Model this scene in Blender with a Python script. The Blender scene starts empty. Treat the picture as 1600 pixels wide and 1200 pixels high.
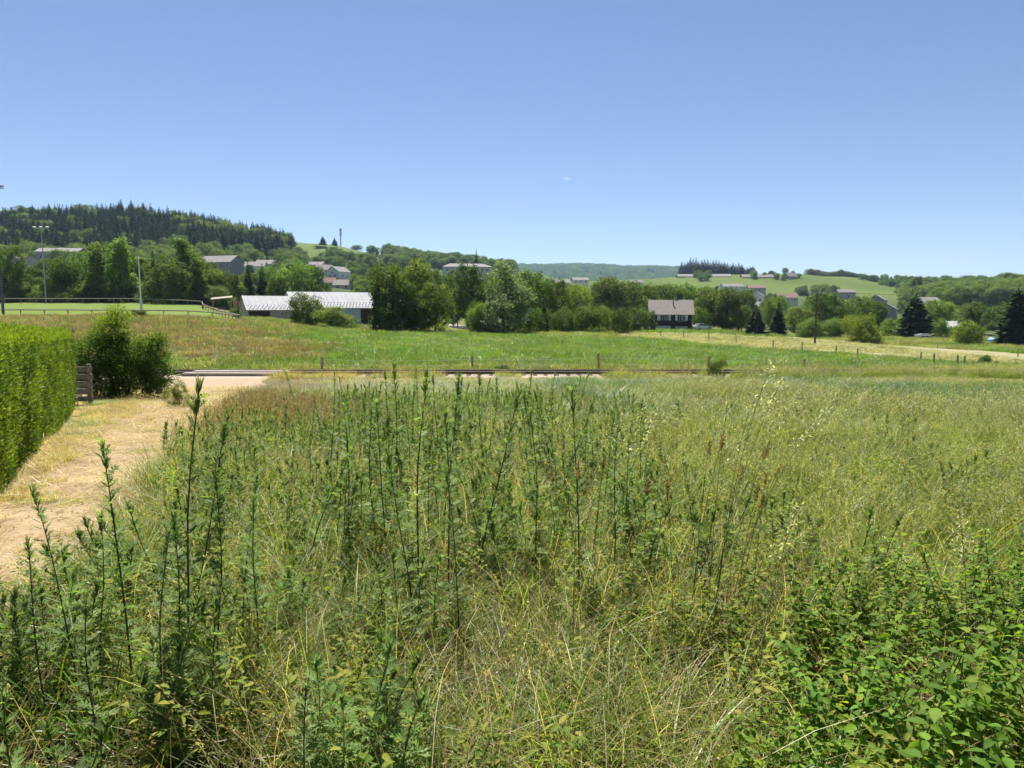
import bpy, math, random
import numpy as np
from mathutils import Vector

R = math.radians
rng = np.random.default_rng(7)
random.seed(7)
scene = bpy.context.scene
C = scene.collection

# ------------------------------------------------------------------ camera, sky, sun, exposure
F = 1111.0                 # focal length in photograph pixels (1600 wide)
PITCH = math.atan(120 / F)
EYE = 4.2                  # eye height above the railway
cam_d = bpy.data.cameras.new('camera'); cam = bpy.data.objects.new('camera', cam_d); C.objects.link(cam)
cam_d.sensor_width = 36.0; cam_d.lens = 36.0 * F / 1600.0
cam_d.clip_start = 0.05; cam_d.clip_end = 30000
cam.location = (0, 0, EYE); cam.rotation_euler = (math.pi / 2 - PITCH, 0, 0)
scene.camera = cam

SUN_EL, SUN_AZ = R(62), R(-12)
world = bpy.data.worlds.new('World'); scene.world = world; world.use_nodes = True
wn = world.node_tree; wn.nodes.clear()
sky = wn.nodes.new('ShaderNodeTexSky'); sky.sky_type = 'NISHITA'; sky.sun_disc = False
sky.sun_elevation = SUN_EL; sky.sun_rotation = SUN_AZ
sky.altitude = 1800; sky.air_density = 1.0; sky.dust_density = 0.4; sky.ozone_density = 3.5
bg = wn.nodes.new('ShaderNodeBackground'); bg.inputs['Strength'].default_value = 0.053
wo = wn.nodes.new('ShaderNodeOutputWorld')
tint = wn.nodes.new('ShaderNodeMix'); tint.data_type = 'RGBA'; tint.blend_type = 'MULTIPLY'; tint.inputs['Factor'].default_value = 1.0; tint.inputs['B'].default_value = (1.02, .98, 1.0, 1)
wn.links.new(sky.outputs[0], tint.inputs['A']); # one small wisp of cloud above the middle of the valley
tcw = wn.nodes.new('ShaderNodeTexCoord'); sub_ = wn.nodes.new('ShaderNodeVectorMath'); sub_.operation = 'SUBTRACT'
cd = Vector((85/F, math.cos(PITCH)+321/F*math.sin(PITCH), -math.sin(PITCH)+321/F*math.cos(PITCH))).normalized(); sub_.inputs[1].default_value = cd
nzw = wn.nodes.new('ShaderNodeTexNoise'); nzw.inputs['Scale'].default_value = 330; nzw.inputs['Detail'].default_value = 4
mulw = wn.nodes.new('ShaderNodeVectorMath'); mulw.operation = 'MULTIPLY'; mulw.inputs[1].default_value = (125, 125, 420)
lenw = wn.nodes.new('ShaderNodeVectorMath'); lenw.operation = 'LENGTH'
mrw = wn.nodes.new('ShaderNodeMapRange'); mrw.inputs['From Min'].default_value = 1.1; mrw.inputs['From Max'].default_value = .1
mm = wn.nodes.new('ShaderNodeMath'); mm.operation = 'MULTIPLY'; mrn = wn.nodes.new('ShaderNodeMapRange'); mrn.inputs['From Min'].default_value = .42; mrn.inputs['From Max'].default_value = .62
mixw = wn.nodes.new('ShaderNodeMix'); mixw.data_type = 'RGBA'; mixw.inputs['B'].default_value = (5.6, 6.2, 7.2, 1)
wl = wn.links.new
wl(tcw.outputs['Generated'], sub_.inputs[0]); wl(tcw.outputs['Generated'], nzw.inputs['Vector']); wl(sub_.outputs[0], mulw.inputs[0]); wl(mulw.outputs[0], lenw.inputs[0]); wl(lenw.outputs['Value'], mrw.inputs['Value'])
wl(nzw.outputs['Fac'], mrn.inputs['Value']); wl(mrw.outputs[0], mm.inputs[0]); wl(mrn.outputs[0], mm.inputs[1]); wl(mm.outputs[0], mixw.inputs['Factor']); wl(tint.outputs['Result'], mixw.inputs['A']); wl(mixw.outputs['Result'], bg.inputs[0])
wn.links.new(bg.outputs[0], wo.inputs[0])
sun_d = bpy.data.lights.new('sun', 'SUN'); sun_d.energy = 5.0; sun_d.angle = R(0.53); sun_d.color = (1.0, 0.95, 0.87)
sun = bpy.data.objects.new('sun', sun_d); C.objects.link(sun)
sv = Vector((math.sin(SUN_AZ) * math.cos(SUN_EL), math.cos(SUN_AZ) * math.cos(SUN_EL), math.sin(SUN_EL)))
sun.rotation_euler = sv.to_track_quat('Z', 'Y').to_euler(); sun.location = (0, 0, 60)
vs = scene.view_settings
vs.view_transform = 'Standard'; vs.look = 'None'; vs.exposure = 1.2; vs.gamma = 1.0; vs.use_curve_mapping = False
cy = scene.cycles
cy.max_bounces = 3; cy.diffuse_bounces = 2; cy.transmission_bounces = 2; cy.glossy_bounces = 1; cy.volume_bounces = 0
cy.use_adaptive_sampling = True; cy.adaptive_threshold = 0.025; cy.adaptive_min_samples = 24; cy.use_denoising = True
cy.sample_clamp_indirect = 6.0

# ------------------------------------------------------------------ mesh helpers
def mesh_np(name, V, Fq, col=None, smooth=False):
    V = np.asarray(V, np.float32); Fq = np.asarray(Fq, np.int32)
    me = bpy.data.meshes.new(name); k = Fq.shape[1]
    me.vertices.add(len(V)); me.vertices.foreach_set('co', V.ravel())
    me.loops.add(Fq.size); me.loops.foreach_set('vertex_index', Fq.ravel())
    me.polygons.add(len(Fq))
    me.polygons.foreach_set('loop_start', np.arange(0, Fq.size, k, dtype=np.int32))
    if smooth: me.polygons.foreach_set('use_smooth', np.ones(len(Fq), bool))
    if col is not None:
        a = me.color_attributes.new('col', 'FLOAT_COLOR', 'POINT')
        c4 = np.ones((len(V), 4), np.float32); c4[:, :3] = col
        a.data.foreach_set('color', c4.ravel())
    me.update(calc_edges=True); me.validate()
    return me

class Q:                                    # collects quads with a colour for each vertex
    def __init__(s): s.v = []; s.f = []; s.c = []; s.n = 0
    def add(s, v, f, c):
        s.v.append(v); s.f.append(np.asarray(f) + s.n); s.c.append(np.broadcast_to(c, (len(v), 3))); s.n += len(v)
    def mesh(s, name): return mesh_np(name, np.concatenate(s.v), np.concatenate(s.f), np.concatenate(s.c))

def link(name, me, mat=None, parent=None, loc=None):
    o = bpy.data.objects.new(name, me); C.objects.link(o)
    if mat is not None and me is not None and not me.materials: me.materials.append(mat)
    if parent is not None: o.parent = parent
    if loc is not None: o.location = loc
    return o
def tag(o, label, cat, group=None, kind=None):
    if label: o['label'] = label
    if cat: o['category'] = cat
    if group: o['group'] = group
    if kind: o['kind'] = kind
    return o
def empty(name, loc, rz=0.0):
    o = bpy.data.objects.new(name, None); C.objects.link(o); o.location = loc; o.rotation_euler = (0, 0, rz)
    o.empty_display_size = 0.2
    return o
def copy_tree(o, parent=None):
    c = o.copy(); C.objects.link(c); c.parent = parent
    for ch in kids.get(o.name, []): copy_tree(ch, c)
    return c
kids = {}

class B:                                    # collects boxes and prisms for one hard-surface mesh
    def __init__(s): s.v = []; s.f = []
    def box(s, x0, x1, y0, y1, z0, z1):
        n = len(s.v)
        s.v += [(x0,y0,z0),(x1,y0,z0),(x1,y1,z0),(x0,y1,z0),(x0,y0,z1),(x1,y0,z1),(x1,y1,z1),(x0,y1,z1)]
        s.f += [tuple(n+i for i in q) for q in ((0,3,2,1),(4,5,6,7),(0,1,5,4),(1,2,6,5),(2,3,7,6),(3,0,4,7))]
        return s
    def poly(s, pts, faces):
        n = len(s.v); s.v += [tuple(p) for p in pts]; s.f += [tuple(n+i for i in q) for q in faces]; return s
    def prism(s, prof, y0, y1):             # profile in x,z extruded along y
        n = len(s.v); k = len(prof)
        s.v += [(x, y0, z) for x, z in prof] + [(x, y1, z) for x, z in prof]
        s.f += [tuple(n+i for i in range(k)), tuple(n+k+i for i in reversed(range(k)))]
        s.f += [(n+i, n+k+i, n+k+(i+1)%k, n+(i+1)%k) for i in range(k)]
        return s
    def slab(s, a, b, c, d, t):             # a quad thickened upward along its normal
        a, b, c, d = map(Vector, (a, b, c, d)); nrm = (b-a).cross(d-a).normalized() * t
        return s.poly([a,b,c,d,a+nrm,b+nrm,c+nrm,d+nrm], ((0,3,2,1),(4,5,6,7),(0,1,5,4),(1,2,6,5),(2,3,7,6),(3,0,4,7)))
    def tube(s, pts, rads, seg=8):
        n0 = len(s.v); pts = [Vector(p) for p in pts]
        for i, p in enumerate(pts):
            t = (pts[min(i+1, len(pts)-1)] - pts[max(i-1, 0)]).normalized()
            a = t.cross(Vector((0.3, 0.95, 0.1))).normalized(); b = t.cross(a)
            r = rads[i] if hasattr(rads, '__len__') else rads
            for k in range(seg):
                q = p + a*(r*math.cos(2*math.pi*k/seg)) + b*(r*math.sin(2*math.pi*k/seg)); s.v.append(tuple(q))
        for i in range(len(pts)-1):
            for k in range(seg):
                s.f.append((n0+i*seg+k, n0+i*seg+(k+1)%seg, n0+(i+1)*seg+(k+1)%seg, n0+(i+1)*seg+k))
        s.f.append(tuple(n0+k for k in reversed(range(seg)))); s.f.append(tuple(n0+(len(pts)-1)*seg+k for k in range(seg)))
        return s
    def mesh(s, name):
        me = bpy.data.meshes.new(name); me.from_pydata(s.v, [], s.f); me.update(); return me
    def build(s, name, mat, parent=None, loc=None): return link(name, s.mesh(name), mat, parent, loc)

# ------------------------------------------------------------------ materials
def nt(name):
    m = bpy.data.materials.new(name); m.use_nodes = True; t = m.node_tree; t.nodes.clear()
    out = t.nodes.new('ShaderNodeOutputMaterial'); return m, t, out
def N(t, ty, **kw):
    n = t.nodes.new(ty)
    for k, v in kw.items():
        if k in ('op',): n.operation = v
        else: n.inputs[k].default_value = v
    return n
def noise(t, scale, detail=4.0, rough=0.6, coord='Object'):
    tc = t.nodes.new('ShaderNodeTexCoord'); n = t.nodes.new('ShaderNodeTexNoise')
    n.inputs['Scale'].default_value = scale; n.inputs['Detail'].default_value = detail; n.inputs['Roughness'].default_value = rough
    t.links.new(tc.outputs[coord], n.inputs['Vector']); return n
def ramp(t, fac, stops):
    r = t.nodes.new('ShaderNodeValToRGB'); e = r.color_ramp.elements
    while len(e) < len(stops): e.new(0.5)
    for i, (p, c) in enumerate(stops): e[i].position = p; e[i].color = (*c, 1)
    t.links.new(fac, r.inputs['Fac']); return r
def veg_mat(name, trans=0.4, rough=0.45, spec=0.35, var=0.35, hue=0.03, tint=(1.0, 1.0, 1.0)):
    """leaf colour from the mesh's own colour attribute, varied from plant to plant; thin leaves let light through"""
    m, t, out = nt(name)
    at = t.nodes.new('ShaderNodeAttribute'); at.attribute_name = 'col'
    oi = t.nodes.new('ShaderNodeObjectInfo')
    mr = N(t, 'ShaderNodeMapRange'); mr.inputs['To Min'].default_value = 1 - var; mr.inputs['To Max'].default_value = 1 + var
    t.links.new(oi.outputs['Random'], mr.inputs['Value'])
    m2 = N(t, 'ShaderNodeMath', op='MULTIPLY'); m2.inputs[1].default_value = 7.31; t.links.new(oi.outputs['Random'], m2.inputs[0])
    fr = N(t, 'ShaderNodeMath', op='FRACT'); t.links.new(m2.outputs[0], fr.inputs[0])
    mh = N(t, 'ShaderNodeMapRange'); mh.inputs['To Min'].default_value = 0.5 - hue; mh.inputs['To Max'].default_value = 0.5 + hue
    t.links.new(fr.outputs[0], mh.inputs['Value'])
    hs = t.nodes.new('ShaderNodeHueSaturation')
    ob = t.nodes.new('ShaderNodeMix'); ob.data_type = 'RGBA'; ob.blend_type = 'MULTIPLY'; ob.inputs['Factor'].default_value = 1.0
    t.links.new(at.outputs['Color'], ob.inputs['A']); t.links.new(oi.outputs['Color'], ob.inputs['B']); t.links.new(ob.outputs['Result'], hs.inputs['Color']); t.links.new(mr.outputs[0], hs.inputs['Value']); t.links.new(mh.outputs[0], hs.inputs['Hue'])
    p = t.nodes.new('ShaderNodeBsdfPrincipled'); p.inputs['Roughness'].default_value = rough; p.inputs['Specular IOR Level'].default_value = spec
    tr = t.nodes.new('ShaderNodeBsdfTranslucent')
    tm = t.nodes.new('ShaderNodeMix'); tm.data_type = 'RGBA'; tm.blend_type = 'MULTIPLY'; tm.inputs['Factor'].default_value = 1.0
    tm.inputs['B'].default_value = (1.35*tint[0], 1.45*tint[1], 0.55*tint[2], 1)
    t.links.new(hs.outputs[0], p.inputs['Base Color']); t.links.new(hs.outputs[0], tm.inputs['A']); t.links.new(tm.outputs['Result'], tr.inputs['Color'])
    mx = t.nodes.new('ShaderNodeMixShader'); mx.inputs[0].default_value = trans
    t.links.new(p.outputs[0], mx.inputs[1]); t.links.new(tr.outputs[0], mx.inputs[2]); t.links.new(mx.outputs[0], out.inputs[0])
    return m
def rough_mat(name, stops, scale=3.0, rough=0.8, spec=0.3, bump=0.0, bscale=None, detail=5.0, metal=0.0, coord='Object'):
    m, t, out = nt(name)
    n = noise(t, scale, detail, 0.65, coord); r = ramp(t, n.outputs['Fac'], stops)
    p = t.nodes.new('ShaderNodeBsdfPrincipled'); p.inputs['Roughness'].default_value = rough
    p.inputs['Specular IOR Level'].default_value = spec; p.inputs['Metallic'].default_value = metal
    t.links.new(r.outputs[0], p.inputs['Base Color'])
    if bump:
        n2 = noise(t, bscale or scale*4, 4, 0.7, coord); b = t.nodes.new('ShaderNodeBump'); b.inputs['Strength'].default_value = bump
        t.links.new(n2.outputs['Fac'], b.inputs['Height']); t.links.new(b.outputs[0], p.inputs['Normal'])
    t.links.new(p.outputs[0], out.inputs[0]); return m
def two(c, k=0.75): return [(0.3, tuple(x*k for x in c)), (0.7, tuple(min(1, x/k**0.6) for x in c))]

M = {}
M['grass'] = veg_mat('grass_blades', 0.5, 0.42, 0.4, 0.35, 0.02)
M['weed'] = veg_mat('weed_leaves', 0.48, 0.6, 0.14, 0.2, 0.012)
M['leaf'] = veg_mat('tree_leaves', 0.40, 0.6, 0.14, 0.22, 0.02)
M['needle'] = veg_mat('conifer_needles', 0.15, 0.8, 0.03, 0.25, 0.02)
M['hedge'] = veg_mat('hedge_sprays', 0.34, 0.5, 0.3, 0.0, 0.0)
M['bark'] = rough_mat('bark', two((0.10, 0.075, 0.05)), 6, 0.9, 0.2, 0.6, 20)
M['stem'] = rough_mat('dark_weed_stem', two((0.075, 0.045, 0.035)), 14, 0.6, 0.3)
M['green_stem'] = rough_mat('green_weed_stem', two((0.12, 0.15, 0.05)), 14, 0.6, 0.3)
M['wood_grey'] = rough_mat('weathered_wood', two((0.30, 0.26, 0.21), 0.6), 9, 0.85, 0.2, 0.4, 40)
M['wood_dark'] = rough_mat('dark_stained_wood', two((0.055, 0.035, 0.025)), 5, 0.75, 0.25)
M['wood_tan'] = rough_mat('tan_timber', two((0.34, 0.20, 0.11), 0.6), 8, 0.8, 0.2, 0.3, 40)
M['stake'] = rough_mat('orange_brown_stake', two((0.36, 0.22, 0.13), 0.7), 9, 0.85, 0.2, 0.4, 40)
M['metal_roof'] = rough_mat('pale_sheet_roof', two((0.33, 0.335, 0.35), 0.88), 0.6, 0.75, 0.15)
M['shaded_wall'] = rough_mat('shaded_white_sheet_wall', two((0.42, 0.50, 0.60), 0.9), 0.5, 0.6, 0.3)  # white sheet wall, its blue-grey shade put into the colour
M['pink_wall'] = rough_mat('buff_render_wall', two((0.46, 0.41, 0.37), 0.85), 0.8, 0.85, 0.2)
M['white_wall'] = rough_mat('white_render_wall', two((0.76, 0.74, 0.69), 0.9), 0.6, 0.85, 0.2)
M['cream_wall'] = rough_mat('cream_render_wall', two((0.60, 0.53, 0.43), 0.88), 0.6, 0.85, 0.2)
M['grey_wall'] = rough_mat('grey_stone_wall', two((0.30, 0.28, 0.26), 0.75), 1.5, 0.9, 0.2)
M['brown_roof'] = rough_mat('brown_tile_roof', two((0.23, 0.205, 0.185), 0.8), 2.0, 0.9, 0.1, 0.5, 9)
M['grey_roof'] = rough_mat('grey_slate_roof', two((0.16, 0.155, 0.155), 0.8), 1.5, 0.8, 0.25, 0.4, 9)
M['pale_roof'] = rough_mat('pale_fibre_roof', two((0.22, 0.21, 0.20), 0.8), 1.0, 0.9, 0.1)
M['red_roof'] = rough_mat('red_tile_roof', two((0.18, 0.12, 0.095), 0.8), 2.0, 0.85, 0.2)
M['glass'] = rough_mat('window_glass', two((0.03, 0.035, 0.045)), 2, 0.08, 0.6)
M['white_paint'] = rough_mat('white_paint', two((0.8, 0.8, 0.78), 0.93), 5, 0.5, 0.4)
M['steel'] = rough_mat('galvanised_steel', two((0.38, 0.39, 0.40), 0.85), 8, 0.5, 0.5, metal=0.4)
M['dark_steel'] = rough_mat('dark_grey_steel', two((0.09, 0.10, 0.105), 0.85), 8, 0.5, 0.5)
M['rail'] = rough_mat('rusted_rail', two((0.10, 0.066, 0.045), 0.7), 6, 0.6, 0.4)
M['railhead'] = rough_mat('worn_rail_head', two((0.3, 0.25, 0.2), 0.85), 6, 0.45, 0.4, metal=0.4)
M['sleeper'] = rough_mat('old_sleeper_wood', two((0.10, 0.075, 0.06), 0.6), 7, 0.9, 0.2, 0.5, 30)
M['concrete'] = rough_mat('pale_concrete', two((0.30, 0.26, 0.22), 0.8), 3, 0.9, 0.2, 0.3, 25)
M['tarp'] = rough_mat('blue_tarpaulin', two((0.06, 0.22, 0.62), 0.85), 3, 0.4, 0.4)
M['silver'] = rough_mat('silver_car_paint', two((0.55, 0.58, 0.62), 0.95), 3, 0.25, 0.5, metal=0.5)
M['rubber'] = rough_mat('tyre_rubber', two((0.02, 0.02, 0.02)), 8, 0.85, 0.2)
M['insulator'] = rough_mat('insulator_white', two((0.6, 0.6, 0.58), 0.9), 8, 0.3, 0.5)
M['antenna'] = rough_mat('antenna_grey', two((0.45, 0.47, 0.5), 0.9), 8, 0.5, 0.4)

# ------------------------------------------------------------------ terrain
UC = np.array([-300,0,100,200,300,400,500,600,700,800,900,1000,1100,1200,1300,1400,1500,1600,1900], float)
TZ = [
 (-10, [-1.70]*19), (0, [-1.75]*19), (20, [-2.89]*19), (42, [-4.15]*19), (46, [-4.2]*19),
 (60, [-3.2,-3.2,-3.2,-3.2,-3.3,-3.5,-3.8,-4,-4.1,-4.2,-4.3,-4.4,-4.6,-4.8,-5,-5.2,-5.3,-5.4,-5.4]),
 (88, [-1.2,-1.2,-1.2,-1.2,-1.3,-2.0,-3.0,-3.6,-3.9,-4.1,-4.3,-4.5,-5,-5.4,-5.8,-6.3,-6.6,-6.8,-7]),
 (112,[-.4,-.4,-.4,-.4,-.6,-2.2,-3.2,-3.9,-4.1,-4.3,-4.5,-4.8,-5.2,-5.7,-6.3,-6.8,-7,-7.2,-7.4]),
 (142,[.7,.7,.7,.7,.4,-1.8,-3,-3.7,-4.3,-4.6,-4.9,-5.2,-5.4,-6.2,-6.8,-7.2,-7.4,-7.6,-7.8]),
 (170,[2,2,2,2,1.5,0,-2,-3,-4,-4.6,-5,-5.3,-5.5,-6.5,-7,-7.3,-7.5,-7.8,-8]),
 (250,[8,8,8,8,8,6,4,2,0,-2,-3,-4,-5,-6,-6.3,-6.5,-6.8,-7,-7]),
 (370,[18,18,18,18,17,15,11,8,5,3,1,-1,-2,-3,-3.5,-4,-2,0,2]),
 (500,[40,40,40,40,38,30,22,18,15,11,7,4,1,1,1,1,5,8,11]),
 (650,[64,69,72,73,67,57,45,37,30,24,17,13,12,12,12,13,15,17,18]),
 (850,[60,64,68,72,74,78,72,62,53,43,31,33,38,38.5,34,27.5,24,22,20]),
 (1100,[50,50,50,50,55,60,60,50,42,30,20,22,25,25,22,18,18,18,18]),
 (2200,[60]*19),
 (4000,[140,140,140,140,140,140,140,140,172,204,210,196,190,112,110,110,110,100,100]),
 (9000,[100]*19)]
TD = np.array([a for a, _ in TZ], float); TH = np.array([b for _, b in TZ], float)
def pchip_slopes(x, y):
    h = np.diff(x); dl = np.diff(y, axis=0) / h[:, None]; m = np.zeros_like(y)
    for i in range(1, len(x)-1):
        a, b = dl[i-1], dl[i]; w1 = 2*h[i]+h[i-1]; w2 = h[i]+2*h[i-1]
        with np.errstate(divide='ignore', invalid='ignore'):
            mm = (w1+w2) / (w1/a + w2/b)
        m[i] = np.where(a*b > 0, mm, 0)
    m[0] = dl[0]; m[-1] = dl[-1]
    return m
TM = pchip_slopes(TD, TH)
def vnoise(x, y, s, seed=0):
    """smooth value noise in world metres"""
    x = np.asarray(x, float)/s + seed*17.13; y = np.asarray(y, float)/s - seed*9.71
    xi = np.floor(x); yi = np.floor(y); fx = x-xi; fy = y-yi
    fx = fx*fx*(3-2*fx); fy = fy*fy*(3-2*fy)
    def h(a, b):
        q = np.sin(a*127.1 + b*311.7 + seed*74.7)*43758.5453; return q - np.floor(q)
    return (h(xi,yi)*(1-fx)+h(xi+1,yi)*fx)*(1-fy) + (h(xi,yi+1)*(1-fx)+h(xi+1,yi+1)*fx)*fy
def gz(x, y):
    x = np.asarray(x, float); y = np.asarray(y, float)
    d = np.clip(y, TD[0], TD[-1]-1); u = np.clip(800 + F*x/np.maximum(y, 15), UC[0], UC[-1]-1)
    i = np.clip(np.searchsorted(TD, d, side='right')-1, 0, len(TD)-2); j = np.clip(np.searchsorted(UC, u, side='right')-1, 0, len(UC)-2)
    h = TD[i+1]-TD[i]; t = (d-TD[i])/h; s = (u-UC[j])/(UC[j+1]-UC[j]); s = s*s*(3-2*s)
    def col(jj):
        return ((2*t**3-3*t**2+1)*TH[i,jj] + (t**3-2*t**2+t)*h*TM[i,jj] + (-2*t**3+3*t**2)*TH[i+1,jj] + (t**3-t**2)*h*TM[i+1,jj])
    z = col(j)*(1-s) + col(j+1)*s
    nz = (vnoise(x, y, 3.1, 1)-.5)*0.16*np.clip((40-d)/10, 0.25, 1) + (vnoise(x, y, 60, 2)-.5)*np.clip((d-180)/200, 0, 1)*5
    return z + nz*np.where((y > 38.5) & (y < 48), 0.15, 1) + EYE
def ray(u, v):
    a = (u-800)/F; b = -(v-600)/F
    return np.array([a, math.cos(PITCH)+b*math.sin(PITCH), -math.sin(PITCH)+b*math.cos(PITCH)])
def at(u, v, d):
    r = ray(u, v); k = d/r[1]; return (r[0]*k, d, EYE + r[2]*k)
def onground(u, d, dz=0.0):
    x = (u-800)/F*d*1.0; return (x, d, float(gz(x, d))+dz)
def hit(u, v):
    r = ray(u, v)
    for d in np.concatenate([np.arange(2, 60, .1), np.arange(60, 400, .5)]):
        k = d/r[1]; 
        if EYE + r[2]*k <= float(gz(r[0]*k, d)): return (r[0]*k, d)
    return (r[0]*k, d)
def uof(x, y): return 800 + F*x/np.maximum(y, 1.0)

def ground_mat():
    m, t, out = nt('ground_cover')
    at_ = t.nodes.new('ShaderNodeAttribute'); at_.attribute_name = 'col'
    n1 = noise(t, 1.7, 6, 0.7); n2 = noise(t, 22, 5, 0.75)
    mul = t.nodes.new('ShaderNodeMix'); mul.data_type = 'RGBA'; mul.blend_type = 'MULTIPLY'; mul.inputs['Factor'].default_value = 1.0
    r1 = ramp(t, n1.outputs['Fac'], [(0.3, (0.75, 0.72, 0.66)), (0.7, (1.2, 1.2, 1.2))])
    t.links.new(at_.outputs['Color'], mul.inputs['A']); t.links.new(r1.outputs[0], mul.inputs['B'])
    mul2 = t.nodes.new('ShaderNodeMix'); mul2.data_type = 'RGBA'; mul2.blend_type = 'MULTIPLY'; mul2.inputs['Factor'].default_value = 1.0
    r2 = ramp(t, n2.outputs['Fac'], [(0.3, (0.65, 0.63, 0.6)), (0.7, (1.3, 1.3, 1.25))])
    t.links.new(mul.outputs['Result'], mul2.inputs['A']); t.links.new(r2.outputs[0], mul2.inputs['B'])
    p = t.nodes.new('ShaderNodeBsdfPrincipled'); p.inputs['Roughness'].default_value = 0.95; p.inputs['Specular IOR Level'].default_value = 0.1
    b = t.nodes.new('ShaderNodeBump'); b.inputs['Strength'].default_value = 0.6; b.inputs['Distance'].default_value = 0.05
    t.links.new(n2.outputs['Fac'], b.inputs['Height']); t.links.new(b.outputs[0], p.inputs['Normal'])
    t.links.new(mul2.outputs['Result'], p.inputs['Base Color']); t.links.new(p.outputs[0], out.inputs[0]); return m
M['ground'] = ground_mat()
rows = np.concatenate([np.arange(-5.6, 4, .4), np.geomspace(4, 9000, 330)])
cols = np.linspace(-1.75, 1.75, 520)
GY, GT = np.meshgrid(rows, cols, indexing='ij'); GX = GT*(GY+6.0)
GZ = gz(GX, GY)
def sstep(a, b, x): t = np.clip((x-a)/(b-a), 0, 1); return t*t*(3-2*t)
def mixc(a, b, t): return a*(1-t[..., None]) + np.asarray(b)*t[..., None]
U_ = uof(GX, GY)
gcol = np.zeros(GX.shape+(3,)); gcol[:] = (0.055, 0.047, 0.022)                      # thatch between the blades
gcol = mixc(gcol, (0.085, 0.115, 0.032), sstep(44, 50, GY))                          # meadow
gcol = mixc(gcol, (0.17, 0.115, 0.065), sstep(46, 56, GY)*(1-sstep(86, 92, GY))*(1-sstep(430, 600, U_+90*(vnoise(GX, GY, 12, 3)-.5))))
gcol = mixc(gcol, (0.13, 0.14, 0.05), sstep(108, 122, GY))
gcol = mixc(gcol, (0.05, 0.075, 0.022), sstep(165, 230, GY))
n5 = vnoise(GX, GY, 90, 5)
hillgreen = mixc(np.broadcast_to((0.066, 0.108, 0.018), gcol.shape).copy(), (0.09, 0.13, 0.026), sstep(.35, .7, n5))
gcol = mixc(gcol, hillgreen, sstep(520, 620, GY)*(1-sstep(1200, 1800, GY))*np.clip(sstep(430, 470, U_), 0, 1)*(1-sstep(1430, 1470, U_)))
gcol = mixc(gcol, (0.03, 0.05, 0.025), sstep(1500, 2200, GY))
nr, nc = GX.shape
ii = (np.arange(nr-1)[:, None]*nc + np.arange(nc-1)[None, :]).ravel()
me = mesh_np('ground', np.stack([GX, GY, GZ], -1).reshape(-1, 3), np.stack([ii, ii+1, ii+nc+1, ii+nc], 1), gcol.reshape(-1, 3), True)
tag(link('ground', me, M['ground']), 'rough grassy ground rising to distant hills', 'ground', kind='structure')

def sheet(name, L, Rr, n_along, n_across, dz, mat, label, jitter=0.0, dome=0.0):
    """a strip draped on the ground between two edge polylines (x,y)"""
    L = np.array(L, float); Rr = np.array(Rr, float)
    ta = np.linspace(0, len(L)-1, n_along)
    def ip(P, t): return np.stack([np.interp(t, np.arange(len(P)), P[:, k]) for k in (0, 1)], -1)
    A = ip(L, ta); Bq = ip(Rr, ta); s = np.linspace(0, 1, n_across)
    if jitter:
        w = Bq-A; 
        A = A + w*0.0 + (np.stack([vnoise(A[:,0],A[:,1],.9,4),vnoise(A[:,0],A[:,1],.9,5)],-1)-.5)*jitter
        Bq = Bq + (np.stack([vnoise(Bq[:,0],Bq[:,1],.9,6),vnoise(Bq[:,0],Bq[:,1],.9,7)],-1)-.5)*jitter
    Pp = A[:, None, :]*(1-s)[None, :, None] + Bq[:, None, :]*s[None, :, None]
    z = gz(Pp[..., 0], Pp[..., 1]) + dz + dome*(4*s*(1-s))[None, :]
    V = np.concatenate([Pp, z[..., None]], -1).reshape(-1, 3)
    i = (np.arange(n_along-1)[:, None]*n_across + np.arange(n_across-1)[None, :]).ravel()
    me = mesh_np(name, V, np.stack([i, i+1, i+n_across+1, i+n_across], 1), None, True)
    return tag(link(name, me, mat), label, name.replace('_', ' ').split()[-1], kind='structure')

M['straw'] = rough_mat('trodden_straw_path', [(0.2, (0.10, 0.075, 0.038)), (0.42, (0.225, 0.165, 0.098)), (0.6, (0.31, 0.235, 0.15)), (0.8, (0.15, 0.135, 0.055))], 2.2, 0.95, 0.1, 0.9, 30, 9)
M['sand'] = rough_mat('sandy_gravel', [(0.25, (0.22, 0.165, 0.105)), (0.5, (0.29, 0.22, 0.145)), (0.75, (0.34, 0.27, 0.185))], 3.0, 0.95, 0.1, 0.7, 40, 9)
M['dry_lawn'] = rough_mat('dry_mown_strip', [(0.25, (0.14, 0.15, 0.04)), (0.45, (0.25, 0.19, 0.075)), (0.6, (0.36, 0.22, 0.09)), (0.75, (0.17, 0.17, 0.045))], 1.1, 0.95, 0.1, 0.8, 30, 8)
M['ballast'] = rough_mat('track_gravel', [(0.25, (0.20, 0.15, 0.11)), (0.5, (0.33, 0.265, 0.20)), (0.75, (0.42, 0.36, 0.29))], 9, 0.95, 0.1, 0.9, 40, 8)
M['hay'] = rough_mat('mown_hay', [(0.25, (0.10, 0.115, 0.035)), (0.42, (0.19, 0.185, 0.085)), (0.6, (0.27, 0.245, 0.135)), (0.8, (0.13, 0.145, 0.05))], 0.30, 0.95, 0.1, 0.8, 6, 9)
M['pitch'] = rough_mat('mown_turf', [(0.3, (0.085, 0.13, 0.014)), (0.7, (0.115, 0.16, 0.02))], 0.15, 0.9, 0.15, 0.3, 20, 8)
M['lane'] = rough_mat('pale_lane', two((0.5, 0.46, 0.4), 0.85), 1.0, 0.9, 0.15)
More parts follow.
